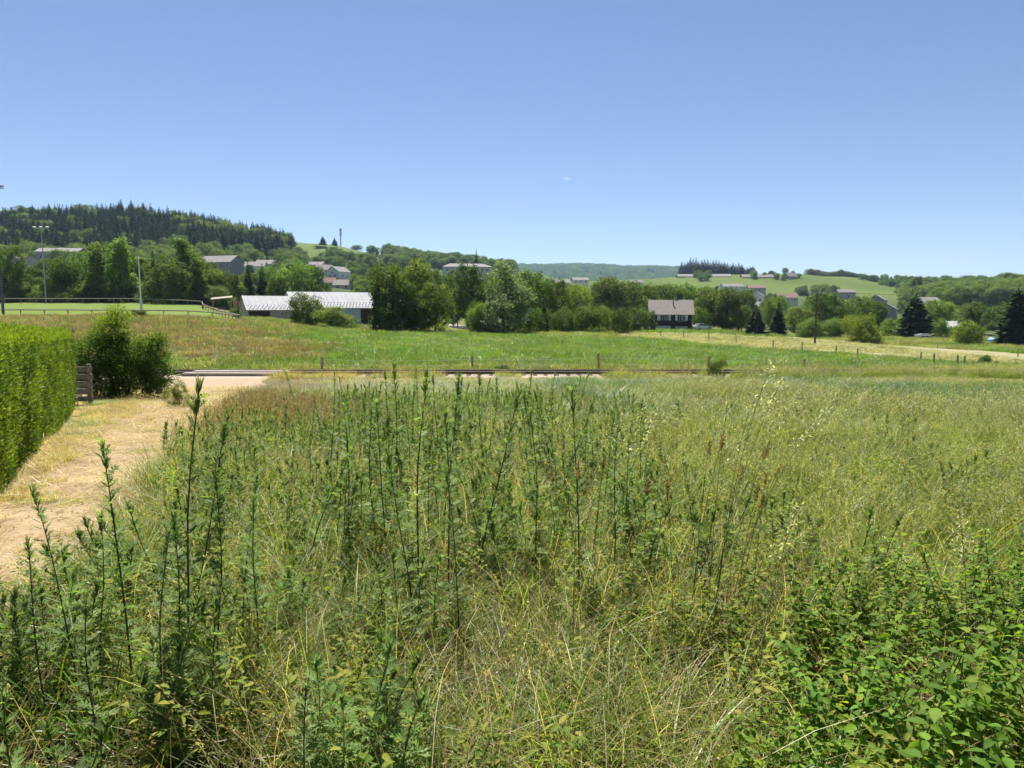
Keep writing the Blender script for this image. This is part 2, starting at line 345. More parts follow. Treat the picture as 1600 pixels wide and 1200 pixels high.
sheet('grass_verge', [(-5.6,3.0),(-5.3,5.4),(-6.6,9),(-9.6,14.5),(-12.6,20),(-17.0,28),(-20,34)], [(-4.2,3.0),(-4.0,5.4),(-5.0,9),(-7.7,14.5),(-10,20),(-12.8,28),(-14,34)], 90, 14, 0.006, M['dry_lawn'], 'dry yellow mown strip beside the hedge', 0.6)
sheet('straw_path', [(-4.8,2.2),(-4.6,3.6),(-4.6,5.4),(-5.6,8),(-7.6,12),(-9.3,16.5),(-12.4,24),(-16.2,31),(-19.2,38),(-19.6,41.2)], [(-3.3,2.2),(-3.05,3.6),(-3.25,5.4),(-4.05,8),(-5.6,12),(-6.9,16.5),(-9.4,24),(-11.2,31),(-13.2,38),(-13.9,41.2)], 160, 24, 0.016, M['straw'], 'trodden straw coloured path leading to the level crossing', 0.7)
sheet('sandy_crossing_apron', [(-14.2,30),(-17.0,34),(-19.3,38),(-19.8,41.6)], [(-12.0,30),(-12.6,34),(-13.4,38),(-14.2,41.6)], 60, 16, 0.03, M['sand'], 'bare sandy apron in front of the railway crossing', 0.5)
sheet('railway_ballast', [(-70,40.3),(-40,40.6),(0,40.4),(40,40.6),(75,40.4)], [(-70,46.0),(-40,46.0),(0,46.2),(40,46),(75,46)], 300, 16, 0.02, M['ballast'], 'pale gravel bed of the railway line', 0.5, 0.12)
up = [hit(u, v) for u, v in ((930,519),(1100,522.5),(1250,528),(1400,541),(1600,554),(1750,562))]
lo = [hit(u, v) for u, v in ((930,526),(1100,541),(1250,552),(1400,561),(1600,574),(1750,582))]
lo[-1] = (66.0, 73.5)
sheet('hay_field', up, lo, 160, 30, 0.10, M['hay'], 'pale mown hay strip beyond the meadow', 1.0)
HAY_LO = np.array(lo); HAY_UP = np.array(up)
sheet('sports_pitch', [(-112,91),(-80,91),(-50,91),(-35,91)], [(-190,141),(-140,141),(-95,141),(-60,141)], 80, 40, 0.06, M['pitch'], 'mown green sports pitch behind the wooden rails')
sheet('gravel_lane', [hit(690,507),hit(712,508),hit(735,511),hit(752,515)], [hit(690,510),hit(712,512),hit(735,515),hit(745,519)], 20, 5, 0.08, M['lane'], 'pale gravel lane curving behind the trees')

# ------------------------------------------------------------------ railway
def track():
    t = empty('railway_track', (0, 43.2, float(gz(0, 43.2))+0.08))
    tag(t, 'single railway track crossing behind the weedy meadow', 'railway track')
    for y in (-0.72, 0.72):
        b = B(); xs = np.arange(-70, 76, 5.0); z0 = np.array([float(gz(x, 43.2)) for x in xs]); z0 = z0 - z0[len(z0)//2]*0 - float(gz(0, 43.2))
        for k in range(len(xs)-1):
            za, zb = z0[k], z0[k+1]
            for (y0, y1, a, c) in ((-.065,.065,.10,.125),(-.012,.012,.125,.235)):
                b.poly([(xs[k],y+y0,za+a),(xs[k+1],y+y0,zb+a),(xs[k+1],y+y1,zb+a),(xs[k],y+y1,za+a),(xs[k],y+y0,za+c),(xs[k+1],y+y0,zb+c),(xs[k+1],y+y1,zb+c),(xs[k],y+y1,za+c)],
                       ((0,3,2,1),(4,5,6,7),(0,1,5,4),(2,3,7,6)))
        rail = b.build('rail', M['rail'], t)
        h = B()
        for k in range(len(xs)-1):
            za, zb = z0[k], z0[k+1]
            h.poly([(xs[k],y-.035,za+.235),(xs[k+1],y-.035,zb+.235),(xs[k+1],y+.035,zb+.235),(xs[k],y+.035,za+.235),(xs[k],y-.035,za+.275),(xs[k+1],y-.035,zb+.275),(xs[k+1],y+.035,zb+.275),(xs[k],y+.035,za+.275)],
                   ((0,3,2,1),(4,5,6,7),(0,1,5,4),(2,3,7,6)))
        h.build('rail_head', M['railhead'], rail)
    sl = B().box(-.12, .12, -1.25, 1.25, -.06, .098).mesh('sleeper'); sl.materials.append(M['sleeper'])
    for x in np.arange(-62, 70, .66):
        if -19.6 < x < -13.8: continue
        s = link('sleeper', sl, None, t, (x+random.uniform(-.03,.03), random.uniform(-.04,.04), float(gz(x,43.2))-float(gz(0,43.2)))); s.rotation_euler = (0, 0, random.uniform(-.02,.02))
track()
zc = float(gz(-16.6, 43.2))
cr = empty('level_crossing', (-16.6, 43.2, zc)); tag(cr, 'pale concrete crossing slabs where the path meets the railway', 'level crossing')
for i, (y0, y1) in enumerate(((-1.45,-.82),(-.62,.62),(.82,1.5))):
    for k in range(4):
        B().box(-2.9+k*1.46, -2.9+k*1.46+1.44, y0, y1, -.05, .29+random.uniform(-.012,.012)).build('slab', M['concrete'], cr)

# stakes and wire behind the track
prev = None; wires = B()
for i, (u, top, d) in enumerate(((502,556,46.6),(738,556,46.6),(936,552,46.6),(1107,556,46.8),(1258,560,46.8),(1392,566,46.9))):
    x, y, z = onground(u, d); h = at(u, top, d)[2]-z
    lean = random.uniform(-.04, .04)
    s = empty('fence_stake', (x, y, z)); s.rotation_euler = (lean*.6, lean, 0)
    tag(s, ['orange brown stake behind the track in the reddish grass, leftmost of the row', 'second orange brown stake behind the track from the left, behind the mugwort', 'tallest orange brown stake behind the track, below the chalet garden hedge', 'brown stake behind the track beside the tall dark weed', 'thin brown stake behind the track below the utility pole', 'short rusty stake at the right end of the row behind the track'][i], 'stake', 'stakes behind the railway')
    B().prism([(-.075,-.2),(.075,-.2),(.07,h-.05),(.02,h),(-.06,h-.02)], -.055, .055).build('post', M['stake'], s)
    B().box(-.02, .02, -.075, -.055, h*.72, h*.72+.05).build('insulator', M['insulator'], s)
    if prev:
        for f in (.78, .45):
            a = Vector((prev[0], prev[1]-.08, prev[2]+prev[3]*f)); b = Vector((x, y-.08, z+h*f))
            wires.tube([a.lerp(b, q) - Vector((0,0,.10*4*q*(1-q))) for q in (0,.25,.5,.75,1)], .006, 4)
    prev = (x, y, z, h)
w = wires.build('fence_wire', M['steel']); tag(w, 'thin slack wire strung between the stakes behind the track', 'wire')

# posts along the hay strip
ORD = 'first second third fourth fifth sixth seventh eighth ninth tenth eleventh twelfth thirteenth fourteenth fifteenth sixteenth seventeenth eighteenth nineteenth twentieth twenty-first twenty-second twenty-third twenty-fourth twenty-fifth twenty-sixth'.split()
posts = [(1032,516,527,118),(1068,518,528,116),(1107,520,533,112),(1150,524,536,108),(1208,540,552,88),(1253,537,549,90),(1307,546,558,84),(1341,549,561,80),(1440,553,566,78),(1461,553,571,70),(1498,558,574,68),(1509,556,572,70),(1465,541,552,120),(1592,546,560,100)]
rk = {i: k for k, i in enumerate(sorted(range(len(posts)), key=lambda i: posts[i][0]))}
for i, (u, a, b, d) in enumerate(posts):
    x, y, z = onground(u, d); h = 1.15 + .2*random.random()
    o = B().prism([(-.06,-.2),(.06,-.2),(.05,h-.04),(0,h),(-.05,h-.03)], -.055, .055).build('field_post', M['wood_grey'], None, (x, y, z)); o.rotation_euler = (0, random.uniform(-.06,.06), random.uniform(0,1))
    tag(o, f'{ORD[rk[i]]} weathered wooden post from the left along the pale hay strip', 'post', 'posts along the hay strip')

# ------------------------------------------------------------------ fence by the hedge
# run facing the camera, right of the hedge end
a = at(104, 600, 21.0); f = empty('garden_fence', (-13.3, 21.2, float(gz(-13.3, 21.2))), 0.12)
tag(f, 'short grey plank fence panel facing the path beside the hedge end', 'fence')
for x in (0.02, .60):
    B().box(x-.05, x+.05, -.05, .05, -.2, 1.22).build('post', M['wood_grey'], f)
for k in range(5):
    zz = .10 + k*.225
    o = B().box(-.1, .70, -.09, -.052, zz, zz+.155).build('plank', M['wood_grey'], f); o.rotation_euler = (0, random.uniform(-.02,.02), 0)

# ------------------------------------------------------------------ pitch rails, masts, poles
def rail_fence(name, label, pts, n, h=.95, post_w=.09):
    pts = np.array(pts, float); seg = np.concatenate([[0], np.cumsum(np.linalg.norm(np.diff(pts, axis=0), axis=1))])
    t = np.linspace(0, seg[-1], n); P = np.stack([np.interp(t, seg, pts[:, k]) for k in (0, 1)], -1); Z = gz(P[:,0], P[:,1])
    f = empty(name, (P[0,0], P[0,1], float(Z[0]))); tag(f, label, 'fence')
    pm = B().box(-post_w/2, post_w/2, -post_w/2, post_w/2, -.2, h).mesh('post'); pm.materials.append(M['wood_grey'])
    o0 = Vector((P[0,0], P[0,1], float(Z[0])))
    for k in range(n): link('post', pm, None, f, Vector((P[k,0], P[k,1], float(Z[k])))-o0)
    for k in range(n-1):
        a = Vector((P[k,0], P[k,1], Z[k]+h))-o0; b = Vector((P[k+1,0], P[k+1,1], Z[k+1]+h))-o0
        B().tube([a, b], .075, 6).build('rail', M['wood_tan2'], f)
M['wood_tan2'] = rough_mat('pale_round_rail', two((0.26, 0.22, 0.18), 0.7), 6, 0.8, 0.25)
rail_fence('pitch_rail', 'low wooden rail fence along the near edge of the sports pitch', [(-104,90),(-70,90),(-52,89.6),(-34.6,89.6)], 24, .8)
rail_fence('pitch_rail', 'wooden rail fence along the far tree side of the sports pitch', [(-150,142),(-110,142),(-80,142),(-60.5,140)], 30, 1.0)
rail_fence('pitch_rail', 'slanting wooden rail fence on the short end of the pitch beside the hall', [(-60.2,139),(-54,125),(-34.4,90.4)], 18, .9)

def mast(u, d, top_v, label, lamps, mat, r0=.16):
    x, y, z = onground(u, d); h = at(u, top_v, d)[2]-z
    m = empty('floodlight_mast', (x, y, z)); tag(m, label, 'mast', 'floodlight masts by the pitch')
    B().tube([(0,0,-.3),(0,0,h*.5),(0,0,h)], [r0, r0*.75, r0*.5], 10).build('pole', mat, m)
    B().box(-.22,.22,-.22,.22,-.05,.12).build('base_plate', M['concrete'], m)
    B().box(-1.5 if lamps>1 else -.2, 1.5 if lamps>1 else 1.2, -.05, .05, h-.12, h-.02).build('crossarm', mat, m)
    for k in range(lamps):
        xx = (-1.3 + 2.6*k/max(1, lamps-1)) if lamps > 1 else 0.9
        o = B().prism([(-.36,-.05),(.36,-.05),(.30,.12),(-.24,.15)], -.22, .22).build('floodlight', M['steel'] if lamps > 2 else M['dark_steel'], m, (xx, -.1, h+.08)); o.rotation_euler = (R(18), R(-10 if lamps<2 else 0), 0)
mast(9, 88, 293, 'dark floodlight mast at the left edge of the picture', 1, M['dark_steel'], .17)
mast(77, 146, 356, 'floodlight mast with three white lamps in front of the wooded hill', 3, M['steel'], .15)
x, y, z = onground(224, 112); h = at(222, 400, 112)[2]-z
gp = empty('goal_post', (x, y, z)); tag(gp, 'slender white goal post standing on the sports pitch', 'goal post')
B().tube([(0,0,-.2),(0,0,h*.5),(0,0,h)], [.10,.09,.07], 10).build('upright', M['white_paint'], gp)
B().tube([(0,0,0),(0,0,1.9)], [.19,.19], 12).build('padding', M['insulator'], gp)

def utility(u, d, top_v, label, arm=True, r=.13):
    x, y, z = onground(u, d); h = at(u, top_v, d)[2]-z
    p = empty('utility_pole', (x, y, z)); tag(p, label, 'utility pole', 'wooden utility poles')
    B().tube([(0,0,-.3),(0.02,0,h*.5),(0,0,h)], [r, r*.85, r*.65], 8).build('pole', M['bark'], p)
    if arm:
        a = B().box(-1.25, 1.25, -.05, .05, h-.32, h-.20).build('crossarm', M['steel'], p)
        for xx in (-1.15, -.55, .55, 1.15): B().tube([(xx,0,h-.2),(xx,0,h-.02)], [.05,.035], 6).build('insulator', M['insulator'], a)
    return Vector((x, y, z+h))
pa = utility(374.5, 118, 428, 'thin dark utility pole beside the annex of the metal hall', False, .11)
pb = utility(1273, 122, 455, 'tall brown utility pole with crossarm at the edge of the hay strip', True, .17)
pc = Vector(at(1640, 447, 190))
wb = B()
for k in (-.9, 0, .9):
    a = pb+Vector((k,0,-.1)); b = pc+Vector((k,0,0)); wb.tube([a.lerp(b, q)-Vector((0,0,1.2*4*q*(1-q))) for q in np.linspace(0,1,9)], .014, 4)
tag(wb.build('power_line', M['dark_steel']), 'thin overhead wires running right from the tall utility pole', 'power line')
# telecom mast on the hill
x, y, z = onground(536.5, 840); h = at(536, 357, 840)[2]-z
tm = empty('telecom_mast', (x, y, z)); tag(tm, 'slim telecom mast on the green hilltop', 'mast')
B().tube([(0,0,-1),(0,0,h*.6),(0,0,h)], [.75,.6,.45], 8).build('pole', M['antenna'], tm)
for i, zz in enumerate((h-1.2, h-4.2, h-7.0)):
    for k in range(3):
        an = 2*math.pi*k/3+.5; B().box(-.35,.35,-.2,.2,-1.2,1.2).build('antenna_panel', M['dark_steel'] if i < 1 else M['antenna'], tm, (math.cos(an)*1.1, math.sin(an)*1.1, zz))

# ------------------------------------------------------------------ buildings
def house(name, label, base, rz, w, dp, wall_h, roof_h, wall, roof, wins=(), doors=(), chimneys=(), over=.45, hip=0.0, kind='house', group=None, thick=.14, base_h=0.0, shutters=False):
    """gabled (or hipped) building, ridge along its own x; front faces -y"""
    o = empty(name, base, rz); tag(o, label, kind, group)
    hw, hd = w/2, dp/2
    b = B().box(-hw, hw, -hd, hd, -3.0, wall_h)
    if hip == 0:
        for s in (-1, 1):
            x0, x1 = sorted((s*hw, s*(hw-.2)))
            n = [(x0,-hd,wall_h),(x0,hd,wall_h),(x0,0,wall_h+roof_h-.02),(x1,-hd,wall_h),(x1,hd,wall_h),(x1,0,wall_h+roof_h-.02)]
            b.poly(n, ((0,2,1),(3,4,5),(0,1,4,3),(1,2,5,4),(2,0,3,5)))
    b.build('wall', wall, o)
    e = wall_h - over*roof_h/hd; rx = hw+over-hip*hw
    rf = B()
    rf.slab((-hw-over,-hd-over,e),(hw+over,-hd-over,e),(rx,0,wall_h+roof_h),(-rx,0,wall_h+roof_h), thick)
    rf.slab((hw+over,hd+over,e),(-hw-over,hd+over,e),(-rx,0,wall_h+roof_h),(rx,0,wall_h+roof_h), thick)
    if hip:
        rf.slab((hw+over,-hd-over,e),(hw+over,hd+over,e),(rx,.02,wall_h+roof_h),(rx,-.02,wall_h+roof_h), thick)
        rf.slab((-hw-over,hd+over,e),(-hw-over,-hd-over,e),(-rx,-.02,wall_h+roof_h),(-rx,.02,wall_h+roof_h), thick)
    ro = rf.build('roof', roof, o)
    for (cx, cy_, ch, cw) in chimneys:
        z0 = wall_h + roof_h*(1-abs(cy_)/hd); B().box(cx-cw/2, cx+cw/2, cy_-cw/2, cy_+cw/2, z0-.6, z0+ch).build('chimney', M['grey_wall'], ro)
    for (face, p, zz, ww, hh) in list(wins)+[(*d, ) for d in doors]:
        isd = (face, p, zz, ww, hh) in doors
        if face == 'front': lo, rot = (p, -hd, zz), 0
        elif face == 'left': lo, rot = (-hw, p, zz), -math.pi/2
        else: lo, rot = (hw, p, zz), math.pi/2
        fr = B()
        for q in ((-ww/2-.08, -ww/2, 0, hh), (ww/2, ww/2+.08, 0, hh)): fr.box(q[0], q[1], -.06, .03, q[2], q[3])
        fr.box(-ww/2-.08, ww/2+.08, -.06, .03, hh, hh+.08); fr.box(-ww/2-.1, ww/2+.1, -.1, .03, -.08, 0)
        if not isd: fr.box(-.03, .03, -.045, -.012, 0, hh)
        fo = fr.build('door' if isd else 'window', M['white_paint'] if not isd else M['wood_dark'], o, lo); fo.rotation_euler = (0, 0, rot)
        B().box(-ww/2, ww/2, -.012, .02, 0, hh).build('leaf_panel' if isd else 'pane', M['glass'] if not isd else M['wood_dark'], fo)
        if shutters and not isd:
            for s in (-1, 1): 
                x0, x1 = sorted((s*(ww/2+.1), s*(ww/2+.1+ww*.5))); B().box(x0, x1, -.09, -.02, -.02, hh+.02).build('shutter', M['white_paint'], fo)
    return o
def hz(u, d): return onground(u, d)

# metal hall with its annex
ang = R(30); dirx = Vector((math.cos(ang), math.sin(ang), 0)); diry = Vector((-math.sin(ang), math.cos(ang), 0))
p = Vector(at(462, 505, 131)); L = 23.0; ctr = p + dirx*(L/2) + diry*5.0
zb = EYE-3.1
hall = house('metal_hall', 'long metal hall with pale sheet roof behind the two bushes', (ctr.x, ctr.y, zb), ang, L, 10.0, 3.05, 2.85, M['shaded_wall'], M['metal_roof'], wins=[('front', -9.4, 1.6, .8, .6)], doors=[('front', 2.5, 0.0, 3.2, 2.7), ('front', 7.5, 0.0, 3.2, 2.7)], over=.35, kind='hall')
kinds = [c for c in bpy.data.objects if c.parent == hall]
p2 = Vector(at(388, 497, 126)); L2 = 9.2; ctr2 = p2 + dirx*(L2/2) + diry*4.0
annex = house('metal_annex', 'lower metal annex with pale roof and open bay left of the long hall', (ctr2.x, ctr2.y, EYE-2.35), ang, L2, 8.0, 1.95, 2.35, M['shaded_wall'], M['metal_roof'], wins=[('front', 1.2, .9, .5, .5)], doors=[('front', -2.7, .0, 3.4, 1.55)], over=.35, kind='hall')
def snow_guards(ob, w, hd, wall_h, roof_h, over=.35):
    roof = [c for c in bpy.data.objects if c.parent == ob and c.name.startswith('roof')][0]
    g = B(); sl = roof_h/hd
    for r_, fy in enumerate((.72, .84, .95)):
        y = -(hd+over)*fy; z = wall_h+roof_h+sl*y + .15
        n = int(w/.62)
        for k in range(n):
            x = -w/2 + (k+.5*(r_ % 2)+.3)*w/n; g.box(x-.06, x+.06, y-.04, y+.04, z-.03, z+.16)
    g.build('snow_guard', M['dark_steel'], roof)
    rb = B()
    for k in range(int(w/1.0)+1):
        x = -w/2-over + k*1.0
        a0 = (x-.02,-hd-over,wall_h-over*sl+.145); a1 = (x+.02,-hd-over,wall_h-over*sl+.145); b1 = (x+.02,-.05,wall_h+roof_h+.10); b0 = (x-.02,-.05,wall_h+roof_h+.10)
        rb.slab(a0, a1, b1, b0, .06)
    rb.build('roof_seam', M['metal_roof'], roof)
snow_guards(hall, 23, 5, 3.05, 2.85); snow_guards(annex, 9.2, 4, 1.95, 2.35)
o = [c for c in bpy.data.objects if c.parent == annex and c.name.startswith('wall')][0]; o.data.materials[0] = M['pink_wall']

# timber shelter
x, y, z = onground(356, 138, 0); sh = empty('timber_shelter', (x, y, z), .35); tag(sh, 'open timber shelter with sloping roof beside the pitch fence', 'shelter')
B().slab((-2.6,-1.9,2.35),(1.2,-1.9,2.75),(1.2,1.6,3.1),(-2.6,1.6,2.7), .14).build('roof', M['wood_grey'], sh)
for px_, py_ in ((-2.3,-1.6),(.9,-1.6),(-2.3,1.4),(.9,1.4)): B().box(px_-.08, px_+.08, py_-.08, py_+.08, -.3, 2.55+.1*(px_>0)).build('post', M['wood_tan'], sh)
B().slab((1.3,-1.8,.6),(5.2,-1.8,-.5),(5.2,-1.7,1.2),(1.3,-1.7,2.6), .1).build('side_wall', M['wood_tan'], sh)
for k in range(3): B().box(-4.6,-.1,-2.2,-2.1,.2+.35*k,.32+.35*k).build('rail', M['wood_tan'], sh)
for k in range(5): B().box(-4.6+k*1.1,-4.5+k*1.1,-2.1,-2.0,-.3,1.15).build('baluster', M['wood_tan'], sh)
B().box(-2.2,.8,-1.2,1.2,-.3,.15).build('deck', M['wood_tan'], sh)

# chalet
x, y, z = onground(1051, 170); z = EYE-5.4
ch = house('chalet', 'dark timber chalet with brown roof and white shutters at the meadow edge', (x, y+3.5, z), R(-8), 9.6, 7.4, 4.0, 3.05, M['wood_dark'], M['brown_roof'],
  wins=[('front', -2.0, 2.25, .9, 1.25), ('front', -.9, 2.25, .55, 1.25), ('front', 1.9, 2.15, .9, 1.4), ('front', 2.95, 2.15, .55, 1.4)], chimneys=[(1.3,.4,1.2,.6),], over=.55, kind='house')
B().tube([(.55,-1.6,5.4),(.55,-1.6,7.1)], .13, 8).build('flue', M['dark_steel'], ch)
for xx, ww in ((-2.95,.62),(-.35,.4),(1.15,.5),(3.55,.5)): B().box(xx-ww/2, xx+ww/2, -3.82, -3.74, 2.15, 3.62).build('shutter', M['white_paint'], ch)
B().box(-3.4,-.1,-3.84,-3.705,0,1.0).build('white_base_wall', M['white_wall'], ch); B().box(.9,3.9,-3.84,-3.705,0,.85).build('white_base_wall', M['white_wall'], ch)
B().box(-4.9,4.9,-4.9,-3.72,1.62,1.78).build('balcony_floor', M['wood_dark'], ch)
for k in range(16): B().box(-4.8+k*.64,-4.72+k*.64,-4.88,-4.8,1.78,2.2).build('baluster', M['wood_dark'], ch)
B().box(-4.9,4.9,-4.9,-4.8,2.2,2.28).build('balcony_rail', M['wood_dark'], ch)
x, y, z = onground(987, 160)
house('garden_shed', 'small low brown shed in front of the dark hedge left of the chalet', (x, y, z+.1), 0.05, 3.0, 2.0, 1.25, .35, M['wood_dark'], M['brown_roof'], doors=[('front', .5, 0, .8, 1.1)], over=.2, kind='shed')

# parasol by the chalet
x, y, z = onground(1021, 166); ps = empty('closed_parasol', (x, y, EYE-5.2)); tag(ps, 'closed pale parasol at the left corner of the chalet', 'parasol')
B().tube([(0,0,0),(0,0,1.6)], .04, 6).build('pole', M['steel'], ps); B().tube([(0,0,1.3),(0,0,1.6),(0,0,2.6),(0,0,2.9)], [.2,.26,.14,.02], 8).build('canopy', M['white_paint'], ps)

# car
def car(label, loc, rz, mat):
    c = empty('parked_car', loc, rz); tag(c, label, 'car')
    prof = [(-2.05,.3),(2.0,.3),(2.1,.55),(2.0,.78),(1.0,.92),(.35,1.40),(-1.2,1.45),(-1.9,1.0),(-2.1,.85)]
    b = B(); n = len(prof)
    lay = [(-.82,.92,.0),(-.86,1.0,.0),(.86,1.0,.0),(.82,.92,.0)]
    body = B().prism(prof, -.84, .84).build('body', mat, c)
    g = B()
    for s in (-1, 1): g.prism([(.80,.97),(.30,1.34),(-.35,1.37),(-.35,.97)], s*.85-.005, s*.85+.005); g.prism([(-.45,.97),(-.45,1.37),(-1.15,1.38),(-1.65,1.0)], s*.85-.005, s*.85+.005)
    g.build('side_window', M['glass'], body)
    B().slab((.98,-.7,.94),(.98,.7,.94),(.40,.64,1.37),(.40,-.64,1.37), .012).build('windscreen', M['glass'], body)
    B().slab((-1.86,.7,1.05),(-1.86,-.7,1.05),(-1.25,-.64,1.43),(-1.25,.64,1.43), .012).build('rear_window', M['glass'], body)
    wm = B().tube([(0,-.1,0),(0,.1,0)], .32, 14).mesh('tyre'); rm = B().tube([(0,-.11,0),(0,.11,0)], .2, 12).mesh('rim')
    wm.materials.append(M['rubber']); rm.materials.append(M['steel'])
    for wx in (-1.3, 1.3):
        for wy in (-.78, .78): ww = link('tyre', wm, None, c, (wx, wy, .32)); link('rim', rm, None, ww)
    for wy in (-.6, .6): B().box(2.02,2.09,wy-.18,wy+.18,.58,.72).build('headlight', M['white_paint'], c)
    for wy in (-.6, .6): B().box(-2.1,-2.02,wy-.12,wy+.12,.7,.86).build('tail_light', M['red_roof'], c)
x, y, z = onground(1097, 163); car('silver car parked beside the chalet', (x, y, z+.35), 0.25, M['silver'])

W = [('front', x_, 1.0, .9, 1.1) for x_ in (-3, 0, 3)]
HOUSES = []
def far_house(u, v_base, d, rz, w, dp, wh, rh, wall, roof, label, name='house', wins=W, kind='house', hip=0.0, ch=(), over=.4):
    HOUSES.append((u, d, label)); x, y, zb = at(u, v_base, d); z = max(zb, float(gz(x, y))-.2) if False else zb
    return house(name, label, (x, y, z), rz, w, dp, wh, rh, M[wall], M[roof], wins=wins, kind=kind, hip=hip, chimneys=ch, over=over)
w2 = lambda n, w, zs, ww=1.0, hh=1.3: [('front', -w/2+(k+.5)*w/n, z, ww, hh) for k in range(n) for z in zs]
far_house(8, 424, 300, .15, 17, 9, 3.0, 3.0, 'cream_wall', 'grey_roof', 'pale house with grey roof at the left edge behind the dark tree', wins=w2(4,17,(1,)))
far_house(48, 422, 300, -.9, 11, 9, 3.0, 2.8, 'pink_wall', 'pale_roof', 'gabled pale house between the left mast and the trees', wins=w2(3,11,(1,)))
far_house(98, 410, 330, .1, 18, 10, 4.5, 1.9, 'pink_wall', 'pale_roof', 'large building with pale flat pitched roof above the left trees', name='large_building', kind='building', wins=w2(4,18,(1.6,)))
far_house(344, 431, 330, -.25, 18.5, 10, 6.0, 3.0, 'grey_wall', 'pale_roof', 'big grey stone building with pale roof above the trees left of the hall', name='stone_building', kind='building', wins=w2(6,18,(.9,3.5),1.1,1.4))
far_house(397, 425, 400, .1, 13, 9, 3.0, 2.6, 'white_wall', 'pale_roof', 'white house half hidden right of the grey stone building', wins=w2(3,13,(1,)))
far_house(430, 421, 430, .2, 20, 9, 3.0, 2.4, 'cream_wall', 'brown_roof', 'long low house under the wooded slope', wins=w2(5,20,(1,)))
far_house(493, 421, 520, -.2, 14, 9, 3.0, 2.4, 'cream_wall', 'pale_roof', 'pale roofed house on the slope below the green hilltop', wins=w2(3,14,(1,)))
far_house(506, 433, 470, .6, 11, 9, 4.6, 3.4, 'white_wall', 'brown_roof', 'white gabled house left of its brighter neighbour in the hillside village', wins=w2(3,11,(.8,2.8)))
far_house(529, 436, 450, 1.1, 11, 10, 4.4, 3.2, 'white_wall', 'pale_roof', 'bright white gabled house highest in the village cluster above the hall', wins=[('left', -2, 1, 1, 1.3), ('left', 2, 1, 1, 1.3), ('left', 0, 3.2, 1, 1.2), ('front', -2, 1, 1, 1.3), ('front', 2, 1, 1, 1.3)], ch=[(1,.8,1,.6)])
far_house(514, 450, 380, -.1, 8, 7, 2.8, 2.6, 'cream_wall', 'red_roof', 'small cream house with reddish roof above the hall ridge', wins=w2(2,8,(.9,)))
far_house(537, 454, 340, .0, 8, 7, 2.6, 2.4, 'cream_wall', 'brown_roof', 'small brown roofed house just above the hall roof beside the tree clump', wins=w2(2,8,(.9,)))
far_house(729, 431, 500, .15, 33, 14, 6.0, 2.3, 'cream_wall', 'pale_roof', 'large pale building with broad hipped roof below the tall spruce', name='large_building', kind='building', hip=.35, wins=w2(9,31,(2.6,),1.6,1.9), over=.9)
far_house(874, 449, 420, .1, 11, 8, 2.6, 2.1, 'pink_wall', 'pale_roof', 'house with pale grey roof among the trees right of the willow', wins=w2(3,11,(.8,)))
far_house(906, 443, 560, .1, 12, 8, 2.6, 2.0, 'white_wall', 'pale_roof', 'tiny white roofed house in front of the far blue hills', wins=w2(3,12,(.8,)))
far_house(876, 470, 300, .3, 8, 7, 2.8, 2.4, 'red_roof', 'red_roof', 'orange brown roofed house peeking between the trees right of the willow', wins=w2(2,8,(.9,)))
far_house(993, 447, 560, .1, 10, 8, 2.6, 2.2, 'white_wall', 'pale_roof', 'small white house left of the farm sheds', wins=w2(2,10,(.8,)))
far_house(1077, 436.5, 800, .05, 28, 12, 3.0, 2.6, 'grey_wall', 'pale_roof', 'long pale roofed farm shed under the conifer stand', name='farm_shed', kind='shed', wins=())
far_house(1124, 436.5, 800, -.1, 23, 12, 3.0, 2.8, 'cream_wall', 'pale_roof', 'pale farm shed in the middle of the hillside row', name='farm_shed', kind='shed', wins=())
far_house(1182, 438.5, 790, .0, 34, 12, 3.6, 3.2, 'grey_wall', 'grey_roof', 'longest grey farm shed on the green hillside', name='farm_shed', kind='shed', wins=())
far_house(1234, 439.5, 780, .3, 11, 10, 5.2, 4.0, 'grey_wall', 'grey_roof', 'dark square stone barn on the green hillside', name='barn', kind='barn', wins=w2(2,11,(1,)))
far_house(1143, 453, 600, .1, 17, 9, 2.8, 2.4, 'white_wall', 'pale_roof', 'long pale house on the lower slope below the farm sheds', wins=w2(4,17,(.8,)))
far_house(1181, 455, 600, -.1, 14, 9, 2.8, 2.4, 'pink_wall', 'red_roof', 'reddish roofed low house above the white villa', wins=w2(4,14,(.8,)))
far_house(1182, 482, 400, 1.15, 9.5, 11, 6.2, 3.0, 'white_wall', 'brown_roof', 'white two storey gabled villa above the dark spruces', name='villa', wins=[('left', -3, 1, 1, 1.4), ('left', 0, 1, 1, 1.4), ('left', 3, 1, 1, 1.4), ('left', -2.2, 3.9, 1, 1.4), ('left', 2.2, 3.9, 1, 1.4), ('front', 0, 3.6, 1, 1.4), ('front', 0, 1, 1, 1.4)], ch=[(0,1,1.1,.7)])
far_house(1196, 486, 380, .1, 20, 9, 2.6, 2.2, 'cream_wall', 'pale_roof', 'low pale roofed annex in front of the white villa', wins=w2(4,20,(.6,)))
far_house(1228, 472, 450, -.1, 12, 9, 2.8, 2.8, 'cream_wall', 'red_roof', 'house with red tiled roof right of the white villa', wins=w2(3,12,(.8,)))
far_house(1320, 462, 520, .0, 12, 8, 2.4, 2.0, 'pink_wall', 'grey_roof', 'low grey roofed house at the foot of the bright green slope', wins=w2(3,12,(.7,)))
far_house(1370, 478, 400, .9, 8, 9, 3.2, 2.8, 'grey_wall', 'grey_roof', 'grey gabled house highest of the pair left of the dark cedar', wins=w2(2,9,(1,)))
